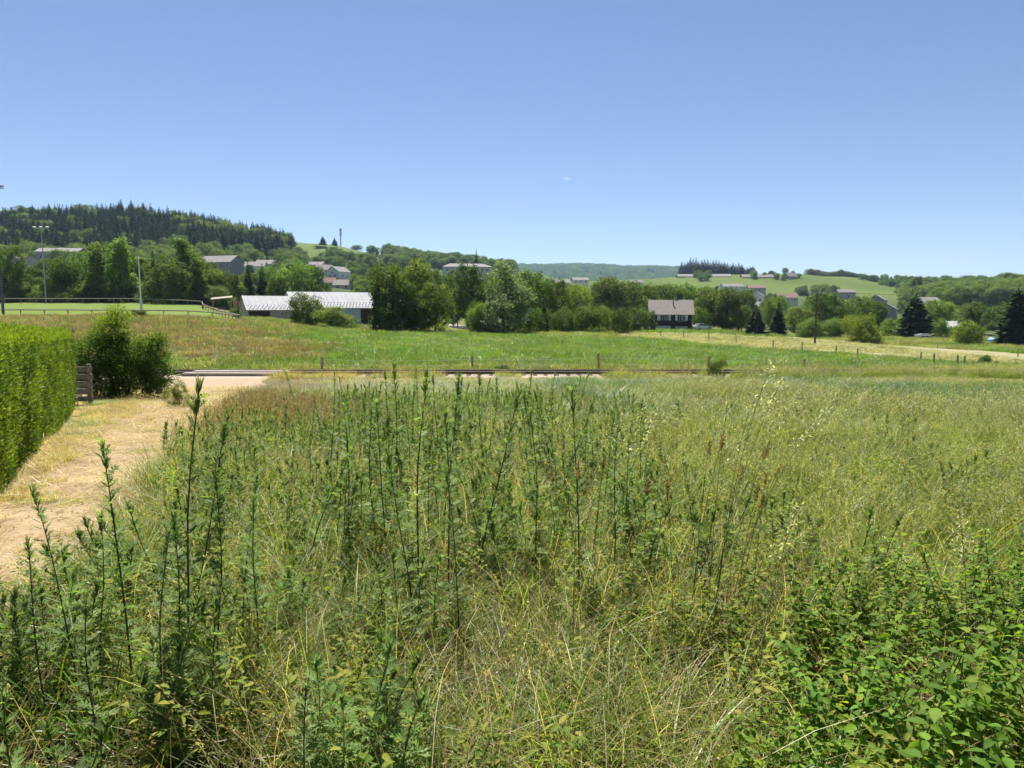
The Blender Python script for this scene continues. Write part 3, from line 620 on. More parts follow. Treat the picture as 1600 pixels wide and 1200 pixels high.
far_house(1384, 495, 300, 1.0, 7, 8, 3.2, 2.4, 'grey_wall', 'grey_roof', 'grey gabled house lower of the pair left of the dark cedar', wins=w2(2,9,(1,)))
far_house(1447, 483, 330, .1, 9, 8, 3.0, 2.4, 'cream_wall', 'pale_roof', 'pale roof showing behind the top of the dark cedar', wins=w2(2,9,(.8,)))
far_house(1490, 523, 205, .15, 7.5, 7, 2.2, 1.6, 'grey_wall', 'metal_roof', 'low house with bright pale roof behind the right shrubs', wins=w2(2,7,(.7,)), hip=.3)
# blue tarpaulin and boat-like cover
x, y, z = onground(1553, 150); tp = empty('tarpaulin_cover', (x, y, z), .1); tag(tp, 'bright blue tarpaulin over a woodpile at the far right', 'tarpaulin')
B().prism([(-1.1,.0),(1.1,.0),(1.0,.75),(.4,1.2),(-.3,1.25),(-1.0,.8)], -.8, .8).build('cover', M['tarp'], tp)
B().box(-1.0,1.0,-.9,-.8,-.2,.5).build('log_pile', M['wood_grey'], tp)
x, y, z = onground(1441, 165); c2 = empty('covered_trailer', (x, y, z+.2), .1); tag(c2, 'low pale covered trailer at the foot of the dark cedar', 'trailer')
B().prism([(-1.6,.45),(1.6,.45),(1.5,.85),(.6,1.15),(-.9,1.1),(-1.55,.85)], -.8, .8).build('cover', M['silver'], c2)
for wx in (-.5,.5): B().tube([(wx,-.85,.3),(wx,-.7,.3)], .3, 12).build('tyre', M['rubber'], c2)
B().box(1.6,2.6,-.05,.05,.38,.46).build('drawbar', M['steel'], c2)

# ------------------------------------------------------------------ plant geometry
def unit(a): return a/np.maximum(np.linalg.norm(a, axis=-1, keepdims=True), 1e-9)
def rdir(r, n): return unit(r.normal(size=(n, 3)))
def leafs(q, P, D, Nn, L, W, col, fold=.15):
    """pointed leaves: base, right, tip, left"""
    n = len(P); D = unit(D); S = unit(np.cross(D, Nn)); U = np.cross(S, D); L = np.broadcast_to(L, n)[:, None]; W = np.broadcast_to(W, n)[:, None]
    V = np.stack([P, P+D*L*.45+S*W*.5+U*W*fold, P+D*L, P+D*L*.45-S*W*.5+U*W*fold], 1).reshape(-1, 3)
    q.add(V, np.arange(4*n).reshape(n, 4), np.repeat(np.broadcast_to(col, (n, 3)), 4, 0))
def strips(q, P, D, Nn, L, W, col, prof=(0.02, .8, 1.0, .62, .02), curl=.5):
    """broader leaves with a midrib, curling over towards the tip"""
    n = len(P); D = unit(D); S = unit(np.cross(D, Nn)); U = np.cross(S, D); K = len(prof); rowsv = []
    L = np.broadcast_to(L, n)[:, None]; W = np.broadcast_to(W, n)[:, None]
    for k, w in enumerate(prof):
        t = k/(K-1); c = P + D*L*t - U*L*curl*t*t*.6; rowsv += [c-S*W*w*.5+U*W*w*.16, c, c+S*W*w*.5+U*W*w*.16]
    V = np.stack(rowsv, 1).reshape(-1, 3); b = np.arange(n)[:, None]*(3*K)
    fs = [b+np.array([[3*k+j, 3*k+j+1, 3*k+j+4, 3*k+j+3]]) for k in range(K-1) for j in (0, 1)]
    q.add(V, np.concatenate(fs), np.repeat(np.broadcast_to(col, (n, 3)), 3*K, 0))
def blades(q, r, n, Rd, h, w, lean, curve, col, seg=4, wind=(0, 0), colvar=.25, droop=1.0):
    rad = Rd*np.sqrt(r.random(n)); a0 = r.random(n)*2*np.pi; root = np.stack([rad*np.cos(a0), rad*np.sin(a0), -.03+0*rad], -1)
    L = r.uniform(h[0], h[1], n); az = r.random(n)*2*np.pi; dirh = np.stack([np.cos(az), np.sin(az), 0*az], -1) + np.array([wind[0], wind[1], 0])
    le = r.uniform(0, lean, n)[:, None]; cu = r.uniform(curve*.2, curve, n)[:, None]; Lc = L[:, None]
    tw = az + np.pi/2 + r.normal(0, .5, n); side = np.stack([np.cos(tw), np.sin(tw), 0*tw], -1); ww = (w*r.uniform(.6, 1.3, n))[:, None]
    rv = []
    for k in range(seg+1):
        t = k/seg; p = root + dirh*Lc*(le*t+cu*t*t) + np.array([0, 0, 1.0])*Lc*(t*(1-.15*le) - droop*.45*cu*t**2.5)
        wd = ww*(1-t**1.8)*.5 + .0004; rv += [p-side*wd, p+side*wd]
    K = 2*(seg+1); V = np.stack(rv, 1).reshape(-1, 3); b = np.arange(n)[:, None]*K
    f = np.concatenate([b+np.array([[2*k, 2*k+1, 2*k+3, 2*k+2]]) for k in range(seg)])
    cols = np.asarray(col, float); cc = cols[r.integers(0, len(cols), n)]*r.uniform(1-colvar, 1+colvar, (n, 1))
    q.add(V, f, np.repeat(cc, K, 0))
    tip = V.reshape(n, K, 3)[:, -1]; pre = V.reshape(n, K, 3)[:, -3]
    return tip, unit(tip-pre), L
def panicles(q, r, tips, dirs, size, n_each, L, W, col, spread=.5):
    n = len(tips)
    t = r.random((n, n_each)); P = tips[:, None, :] - dirs[:, None, :]*(t*size)[..., None] + r.normal(0, 1, (n, n_each, 3))*(size*.09*(.3+t)*spread*2)[..., None]
    D = dirs[:, None, :]*.9 + r.normal(0, spread, (n, n_each, 3)); P = P.reshape(-1, 3); D = D.reshape(-1, 3)
    m = len(P); c = np.asarray(col); cc = c[r.integers(0, len(c), m)]*r.uniform(.75, 1.25, (m, 1))
    leafs(q, P, D, rdir(r, m), r.uniform(.6, 1.2, m)*L, W, cc)

GREEN = [(.105,.165,.020), (.155,.22,.026), (.22,.265,.042)]
OLIVE = [(.185,.20,.038), (.25,.235,.06), (.14,.17,.032)]
DRY = [(.44,.34,.16), (.53,.44,.26), (.32,.22,.09), (.28,.23,.08)]
RED = [(.24,.155,.10), (.30,.205,.135), (.18,.125,.07), (.15,.14,.055)]
PALE = [(.36,.33,.21), (.26,.26,.13), (.42,.39,.27)]
FRESH = [(.085,.165,.02), (.12,.215,.028)]
NET = [(.08,.155,.016), (.12,.21,.022), (.175,.265,.03)]
MUG = [(.11,.175,.05), (.15,.22,.062), (.20,.265,.095)]

protos = {}
def proto(group, name, q, mat):
    me = q.mesh(name); me.materials.append(M[mat]); o = bpy.data.objects.new('%s_%02d' % (name, len(protos.setdefault(group, []))), me); protos[group].append(o)
def mkrng(s): return np.random.default_rng(s)

for k in range(6):                                              # fine grass close to the camera
    r = mkrng(100+k); q = Q(); blades(q, r, 185, .40, (.14,.46), .0068, .75, .9, GREEN+GREEN+OLIVE, 4); blades(q, r, 40, .40, (.28,.58), .003, .9, .9, DRY, 4)
    blades(q, r, 30, .40, (.35,.65), .0075, .5, .95, FRESH, 5)
    t, d, _ = blades(q, r, 10, .4, (.5,.8), .0022, .4, .5, DRY[:2], 4); panicles(q, r, t, d, .09, 9, .014, .004, DRY[:2], .4)
    proto('fine_grass', 'fine_grass_patch', q, 'grass')
for k in range(6):                                              # dry bents with thin seed heads
    r = mkrng(120+k); q = Q(); blades(q, r, 85, .40, (.2,.46), .0042, .9, .9, DRY+OLIVE[:2], 4); blades(q, r, 120, .40, (.16,.42), .0065, .8, .9, GREEN+OLIVE, 4)
    t, d, _ = blades(q, r, 34, .36, (.45,.75), .0022, .4, .5, DRY[:2]+RED[:1], 4); panicles(q, r, t, d, .09, 8, .014, .004, DRY[:2]+RED[:2], .4)
    proto('dry_grass', 'dry_grass_patch', q, 'grass')
for k in range(3):                                              # broad arching blades
    r = mkrng(140+k); q = Q(); blades(q, r, 30, .10, (.45,.85), .0095, .4, .95, FRESH+GREEN[:1], 6)
    proto('broad_grass', 'broad_grass_clump', q, 'grass')
for k in range(4):                                              # tall grass with pale feathery heads
    r = mkrng(160+k); q = Q(); blades(q, r, 120, .36, (.3,.6), .0048, .6, .8, GREEN+OLIVE[:1], 4)
    t, d, _ = blades(q, r, 26, .36, (.6,.95), .0030, .35, .45, PALE[1:2]+OLIVE, 5, (.25,.0)); panicles(q, r, t, d, .15, 16, .02, .005, PALE, .35)
    proto('panicle_grass', 'panicle_grass_clump', q, 'grass')
for k in range(4):                                              # nettles and leafy weeds
    r = mkrng(180+k); q = Q()
    for s in range(11):
        b0 = np.array([r.normal(0,.16), r.normal(0,.16), 0]); H = r.uniform(.45,.85); ln = r.normal(0,.12,2); n = int(H/.055)
        tt = np.linspace(.12, 1, n); P = b0 + np.stack([ln[0]*tt*tt, ln[1]*tt*tt, H*tt], -1)
        for sd in (0, np.pi):
            az = np.arange(n)*1.57 + sd + r.normal(0,.3,n); D = np.stack([np.cos(az), np.sin(az), .25-.4*r.random(n)], -1)
            Ls = .074*(1.2-.75*tt)*r.uniform(.8,1.25,n)+.012; c = np.array(NET)[r.integers(0,3,n)]*r.uniform(.8,1.25,(n,1))
            strips(q, P, D, np.tile([0,0,1.0],(n,1))+r.normal(0,.25,(n,3)), Ls, Ls*.55, c, curl=.45)
        blq = np.stack([b0, P[n//2], P[-1]]); w = .003
        for a, b_ in ((0,1),(1,2)):
            V = np.array([blq[a]-[w,0,0], blq[a]+[w,0,0], blq[b_]+[w*.7,0,0], blq[b_]-[w*.7,0,0]]); q.add(V, [[0,1,2,3]], np.array((.09,.12,.04)))
    proto('nettle', 'nettle_clump', q, 'weed')

def mug_leaf(q, r, P, D, Nn, L, col):
    """deeply cut mugwort leaves: midrib plus paired pointed lobes"""
    n = len(P); D = unit(D); S = unit(np.cross(D, Nn)); Lc = np.broadcast_to(L, n)
    leafs(q, P, D, Nn, Lc*.98, Lc*.15, col)
    for t, ang, l in ((.28,.95,.34),(.5,.8,.46),(.72,.6,.36)):
        for s in (-1, 1):
            leafs(q, P+D*(Lc*t)[:, None]*.9, D*math.cos(ang)+S*s*math.sin(ang)+np.cross(S,D)*.15, Nn, Lc*l, Lc*.14, col*r.uniform(.9,1.1,(n,1)))
def mug(r, H, n_leaf, top=True, bare=.25, bend=.1):
    """one mugwort: returns the leaf collector and the stem centre line"""
    q = Q(); bx, by = r.normal(0, bend, 2)
    tl = np.linspace(0, 1, 9); cl = np.stack([bx*tl**2*H + .012*np.sin(tl*7+bx*30), by*tl**2*H + .012*np.cos(tl*6), H*tl], -1)
    def pt(t): return np.stack([np.interp(t, tl, cl[:, k]) for k in range(3)], -1)
    t = bare + (1-bare)*np.sort(r.random(n_leaf))**.8; P = pt(t); az = np.arange(n_leaf)*2.4+r.normal(0,.4,n_leaf)
    upw = .12+.95*t**3; D = np.stack([np.cos(az), np.sin(az), upw+r.normal(0,.15,n_leaf)], -1)
    Nn = np.stack([-np.cos(az)*.6, -np.sin(az)*.6, np.ones(n_leaf)], -1)+r.normal(0,.2,(n_leaf,3))
    Ls = (.135-.085*t)*r.uniform(.7,1.25,n_leaf); c = np.array(MUG)[r.integers(0,3,n_leaf)]*r.uniform(.8,1.25,(n_leaf,1))
    mug_leaf(q, r, P, D, Nn, Ls, c)
    # side shoots in the leaf axils
    ns = int(n_leaf*.9); t2 = r.uniform(max(bare,.3), .95, ns); P2 = pt(t2); az = r.random(ns)*6.28; D2 = np.stack([np.cos(az)*.7, np.sin(az)*.7, .6+r.random(ns)*.6], -1)
    leafs(q, P2, D2, rdir(r, ns), r.uniform(.03,.075,ns), .011, np.array(MUG)[r.integers(0,3,ns)])
    if top:
        m = 34; t3 = r.uniform(.90, 1.0, m); P3 = pt(t3); az = r.random(m)*6.28; D3 = np.stack([np.cos(az)*.35, np.sin(az)*.35, np.ones(m)], -1)
        leafs(q, P3, D3, rdir(r, m), r.uniform(.03,.07,m)*1.0, .009, np.array([(.15,.20,.11),(.20,.24,.15),(.10,.165,.06)])[r.integers(0,3,m)])
    return q, cl
for k in range(4):                                              # young mugwort and other leafy forbs, low
    r = mkrng(200+k); q = Q()
    for s in range(4):
        H = r.uniform(.35,.75); qq, cl = mug(r, H, int(20+H*25), True, .1, .12); off = np.array([r.normal(0,.09), r.normal(0,.09), 0])
        for v, f, c in zip(qq.v, qq.f, qq.c): q.v.append(v+off); q.f.append(f+q.n); q.c.append(c)
        q.n += qq.n
        w = .0035
        for a in range(8): V = np.array([cl[a]-[w,0,0], cl[a]+[w,0,0], cl[a+1]+[w,0,0], cl[a+1]-[w,0,0]])+off; q.add(V, [[0,1,2,3]], np.array((.06,.05,.03)))
    proto('young_mugwort', 'young_mugwort_clump', q, 'weed')
for k in range(3):                                              # yellow green forb leaves
    r = mkrng(230+k); q = Q(); n = 60; P = r.normal(0,.08,(n,3)); P[:,2] = r.uniform(.05,.45,n); az = r.random(n)*6.28
    D = np.stack([np.cos(az), np.sin(az), r.uniform(-.2,.8,n)], -1); strips(q, P, D, np.tile([0,0,1.],(n,1))+r.normal(0,.3,(n,3)), r.uniform(.035,.07,n), r.uniform(.014,.026,n), np.array([(.20,.25,.035),(.13,.20,.03),(.30,.29,.05)])[r.integers(0,3,n)])
    proto('forb', 'leafy_forb', q, 'weed')
# middle distance clumps (coarser)
for k in range(4):
    r = mkrng(300+k); q = Q(); blades(q, r, 130, .42, (.35,.65), .010, .5, .8, GREEN[:2]*2+GREEN[2:]+OLIVE[2:], 3, (.15,0)); blades(q, r, 12, .42, (.4,.7), .008, .45, .7, DRY, 3, (.15,0))
    proto('mid_green', 'meadow_grass_clump', q, 'grass')
for k in range(4):
    r = mkrng(320+k); q = Q(); blades(q, r, 110, .42, (.35,.7), .010, .5, .8, GREEN[:2]*2+OLIVE[2:], 3, (.3,0))
    t, d, _ = blades(q, r, 22, .42, (.6,.95), .0055, .3, .45, PALE[1:2]+OLIVE[2:], 4, (.35,0)); panicles(q, r, t, d, .16, 10, .035, .011, PALE, .35)
    proto('mid_pale', 'silky_grass_clump', q, 'grass')
for k in range(4):
    r = mkrng(340+k); q = Q(); blades(q, r, 90, .42, (.25,.55), .009, .5, .8, RED+DRY[3:]+OLIVE[2:], 3)
    t, d, _ = blades(q, r, 30, .42, (.4,.7), .005, .35, .45, RED, 3); panicles(q, r, t, d, .12, 7, .03, .009, RED, .4)
    proto('mid_red', 'reddish_grass_clump', q, 'grass')
for k in range(4):
    r = mkrng(360+k); q = Q(); blades(q, r, 90, .42, (.25,.6), .009, .55, .8, DRY+OLIVE[:1], 3)
    t, d, _ = blades(q, r, 25, .42, (.4,.75), .005, .35, .5, DRY, 3); panicles(q, r, t, d, .12, 7, .03, .010, DRY, .4)
    proto('mid_dry', 'dry_grass_clump', q, 'grass')
for k in range(3):
    r = mkrng(380+k); q = Q(); blades(q, r, 150, .5, (.45,.85), .012, .55, .9, [(.055,.115,.015),(.075,.145,.018),(.10,.17,.024)], 3, (.25,0)); proto('mid_fresh', 'lush_grass_clump', q, 'grass')
for g, cl_, hh in (('far_green', GREEN[:2]+FRESH, (.3,.5)), ('far_red', RED+OLIVE[2:], (.3,.5)), ('far_pale', PALE[1:2]+OLIVE, (.3,.6))):
    for k in range(3):
        r = mkrng(400+k+len(g)*10); q = Q(); blades(q, r, 200, 1.3, hh, .026, .6, .7, cl_, 2, (.2,0)); proto(g, 'field_'+g[4:]+'_grass_patch', q, 'grass')
for k in range(3):
    r = mkrng(430+k); q = Q(); blades(q, r, 190, 1.3, (.14,.30), .03, 1.4, .8, [(.33,.30,.17),(.27,.25,.12),(.40,.36,.22),(.20,.20,.08)], 2, (.2,0)); proto('far_hay', 'hay_swath', q, 'grass')
for k in range(3):                                              # straw lying on the path
    r = mkrng(450+k); q = Q(); n = 90; P = np.stack([r.normal(0,.3,n), r.normal(0,.3,n), r.uniform(.0,.03,n)], -1); az = r.normal(.9,.8,n); D = np.stack([np.cos(az), np.sin(az), r.normal(.05,.12,n)], -1)
    leafs(q, P, D, np.tile([0,0,1.],(n,1)), r.uniform(.08,.28,n), .008, np.array([(.48,.36,.2),(.58,.46,.29),(.38,.27,.13),(.3,.24,.1)])[r.integers(0,4,n)]*r.uniform(.8,1.15,(n,1)))
    proto('straw', 'straw_litter', q, 'grass')

# ---- trees
def crown(seed, H, W, kind, n_clump, per, leaf, cols, z0=.12, sig=.055, top_pow=1.0):
    r = mkrng(seed); q = Q()
    if kind == 'round': lob = [(r.normal(0,.2)*W, r.normal(0,.2)*W, H*(z0+.12+(.80-z0)*t), W*(.20+.13*r.random())*(1.08-.55*abs(t-.35))) for t in np.linspace(.08,.86,11)]
    elif kind == 'column': lob = [(r.normal(0,.10)*W, r.normal(0,.10)*W, H*(z0+.08+(.86-z0)*t), W*(.33-.18*t**1.5)) for t in np.linspace(0,1,10)]
    elif kind == 'willow': lob = [(r.normal(0,.22*(1.15-t))*W, r.normal(0,.22*(1.15-t))*W, H*(z0+.06+(.86-z0)*t), W*(.36-.25*t)*r.uniform(.75,1.15)) for t in np.linspace(0,1,14)]
    else: lob = [(r.normal(0,.20)*W, r.normal(0,.20)*W, H*(.18+.62*t), W*r.uniform(.20,.32)*(1-.3*t)) for t in np.linspace(0,1,9)]
    lob = np.array(lob)
    li = r.choice(len(lob), n_clump*3, p=lob[:,3]**2/np.sum(lob[:,3]**2)); dr = rdir(r, len(li)); c = lob[li,:3]+dr*(lob[li,3]*r.uniform(.72,1.08,len(li)))[:,None]*np.array([1,1,.95])
    dd = np.linalg.norm(c[:,None,:]-lob[None,:,:3],axis=-1)/lob[None,:,3]; dd[np.arange(len(li)),li] = 9; keep = (dd.min(1) > .78) & (c[:,2] > H*z0*.7)
    c = c[keep][:n_clump]; dr = dr[keep][:n_clump]; n = len(c)
    P = (c[:,None,:]+r.normal(0,1,(n,per,3))*W*sig*r.uniform(.6,1.4,(n,1,1))*np.array([1,1,.75])).reshape(-1,3); O = np.repeat(dr,per,0); m = len(P)
    P[:,2] = np.maximum(P[:,2], .08)
    Nn = unit(O*.55+rdir(r,m)*.8+np.array([0,0,.35])); D = unit(np.cross(Nn, rdir(r,m)))
    cc = np.asarray(cols)[np.repeat(r.integers(0,len(cols),n),per)]*np.repeat(r.uniform(.8,1.2,(n,1)),per,0)*r.uniform(.8,1.25,(m,1))
    leafs(q, P, D, Nn, r.uniform(.7,1.3,m)*leaf, leaf*.62, cc); return q
def limbs(seed, H, W, z0, r0=.16):
    r = mkrng(seed); b = B(); b.tube([(0,0,-.3),(r.normal(0,.05),r.normal(0,.05),H*.3),(r.normal(0,.15),r.normal(0,.15),H*.6),(0,0,H*.88)], [r0*1.25, r0, r0*.6, r0*.15], 7)
    for k in range(7):
        t = r.uniform(.2,.6); a = k*2.4; b.tube([(0,0,H*t),(math.cos(a)*W*.17,math.sin(a)*W*.17,H*(t+.10)),(math.cos(a)*W*.36,math.sin(a)*W*.36,H*(t+.24))], [r0*.5,r0*.3,r0*.1], 5)
    return b.mesh('trunk')
LG = [(.080,.135,.026),(.105,.165,.032),(.135,.195,.04)]
TREES = {}
def reg(key, q, trunk, H, W, mat):
    me = q.mesh('crown_'+key); me.materials.append(M[mat]); trunk.materials.append(M['bark']); TREES[key] = (me, trunk, H, W)
for k in range(5): reg('round%d'%k, crown(500+k, 10, 8, 'round', 300, 34, .36, LG, .05, .05), limbs(500+k, 10, 8, .12), 10, 8, 'leaf')
for k in range(2): reg('column%d'%k, crown(520+k, 10, 4.5, 'column', 200, 34, .34, LG, .04, .065), limbs(520+k, 10, 4.5, .06), 10, 4.5, 'leaf')
reg('willow0', crown(540, 10, 8, 'willow', 360, 36, .32, [(.16,.21,.10),(.21,.255,.14),(.12,.17,.07)], .05, .045), limbs(540, 10, 8, .05), 10, 8, 'leaf')
for k in range(3): reg('bush%d'%k, crown(560+k, 4, 5, 'bush', 230, 40, .19, LG, .0, .055), limbs(560+k, 4, 5, .0, .07), 4, 5, 'leaf')
for k in range(2): reg('fine_bush%d'%k, crown(580+k, 4, 5, 'bush', 260, 60, .11, [(.07,.11,.026),(.10,.15,.03),(.14,.19,.04)], .0, .05), limbs(580+k, 4, 5, .0, .06), 4, 5, 'leaf')
def conifer(seed, H, W, tiers, nb, cols, p=.9, broad=False):
    r = mkrng(seed); q = Q(); P=[];D=[];L=[];Wd=[]
    for i in range(tiers):
        t = (i+.3)/tiers; z = H*(.06+.93*t); rad = W/2*(1-t**1.25)**p*r.uniform(.82,1.15)+.12
        for k in range(nb):
            a = 2*math.pi*(k+r.random())/nb; l = rad*r.uniform(.65,1.15)
            for s_ in (0,1):
                P.append((math.cos(a)*l*.10*s_*3, math.sin(a)*l*.10*s_*3, z-.14*l*s_*2)); D.append((math.cos(a+r.normal(0,.2)), math.sin(a+r.normal(0,.2)), -.32+r.normal(0,.14)+.25*t)); L.append(l*(1-.3*s_)); Wd.append(max(.25,l*.42))
    P=np.array(P);D=np.array(D);n=len(P); c=np.asarray(cols)[r.integers(0,len(cols),n)]*r.uniform(.75,1.3,(n,1))
    leafs(q,P,D,np.tile([0,0,1.],(n,1))+r.normal(0,.35,(n,3)),np.array(L),np.array(Wd),c,-.25)
    n=14; az=r.random(n)*6.28; leafs(q,np.tile([0,0,H*.955],(n,1)),np.stack([np.cos(az)*.25,np.sin(az)*.25,np.ones(n)],-1),rdir(r,n),H*.05,.16,np.array(cols[0])); return q
CF = [(.027,.047,.018),(.037,.060,.022),(.048,.074,.026)]
def ctrunk(H): return B().tube([(0,0,-.5),(0,0,H*.5),(0,0,H*.95)],[.22,.14,.03],6).mesh('trunk')
for k in range(4): reg('spruce%d'%k, conifer(600+k, 12, 5.0+.5*k, 24, 11, CF), ctrunk(12), 12, 5.0+.5*k, 'needle')
reg('cedar0', conifer(640, 10, 9.5, 22, 20, CF, .6), ctrunk(10), 10, 9.5, 'needle')
def tree(u, d, top_v, wpx, key, tint, label, name=None, group=None, zoff=0.0, cat=None):
    me, tr, H, Wd = TREES[key]; x, y, z = onground(u, d); h = at(u, top_v, d)[2]-z; w = wpx*d/F
    conif = key.startswith(('spruce','cedar')); bush = 'bush' in key
    nm = name or ('conifer_tree' if conif else 'shrub' if bush else 'deciduous_tree')
    o = empty(nm, (x, y, z), random.uniform(0, 6.28)); o.scale = (w/Wd, w/Wd, h/H)
    tag(o, label, cat or ('shrub' if bush else 'tree'), group)
    link('stem' if bush else 'trunk', tr, None, o); c = link('foliage' if bush else 'crown', me, None, o); c.color = (*((1.15,1.2,1.0) if key.startswith(('spruce','cedar')) and d < 230 else tint), 1)
    return o
D_, Mi, Li, Ye = (.68,.70,.75), (.92,.92,.95), (1.25,1.2,1.1), (1.75,1.5,1.0)
BELT = 'trees and shrubs around the meadow'
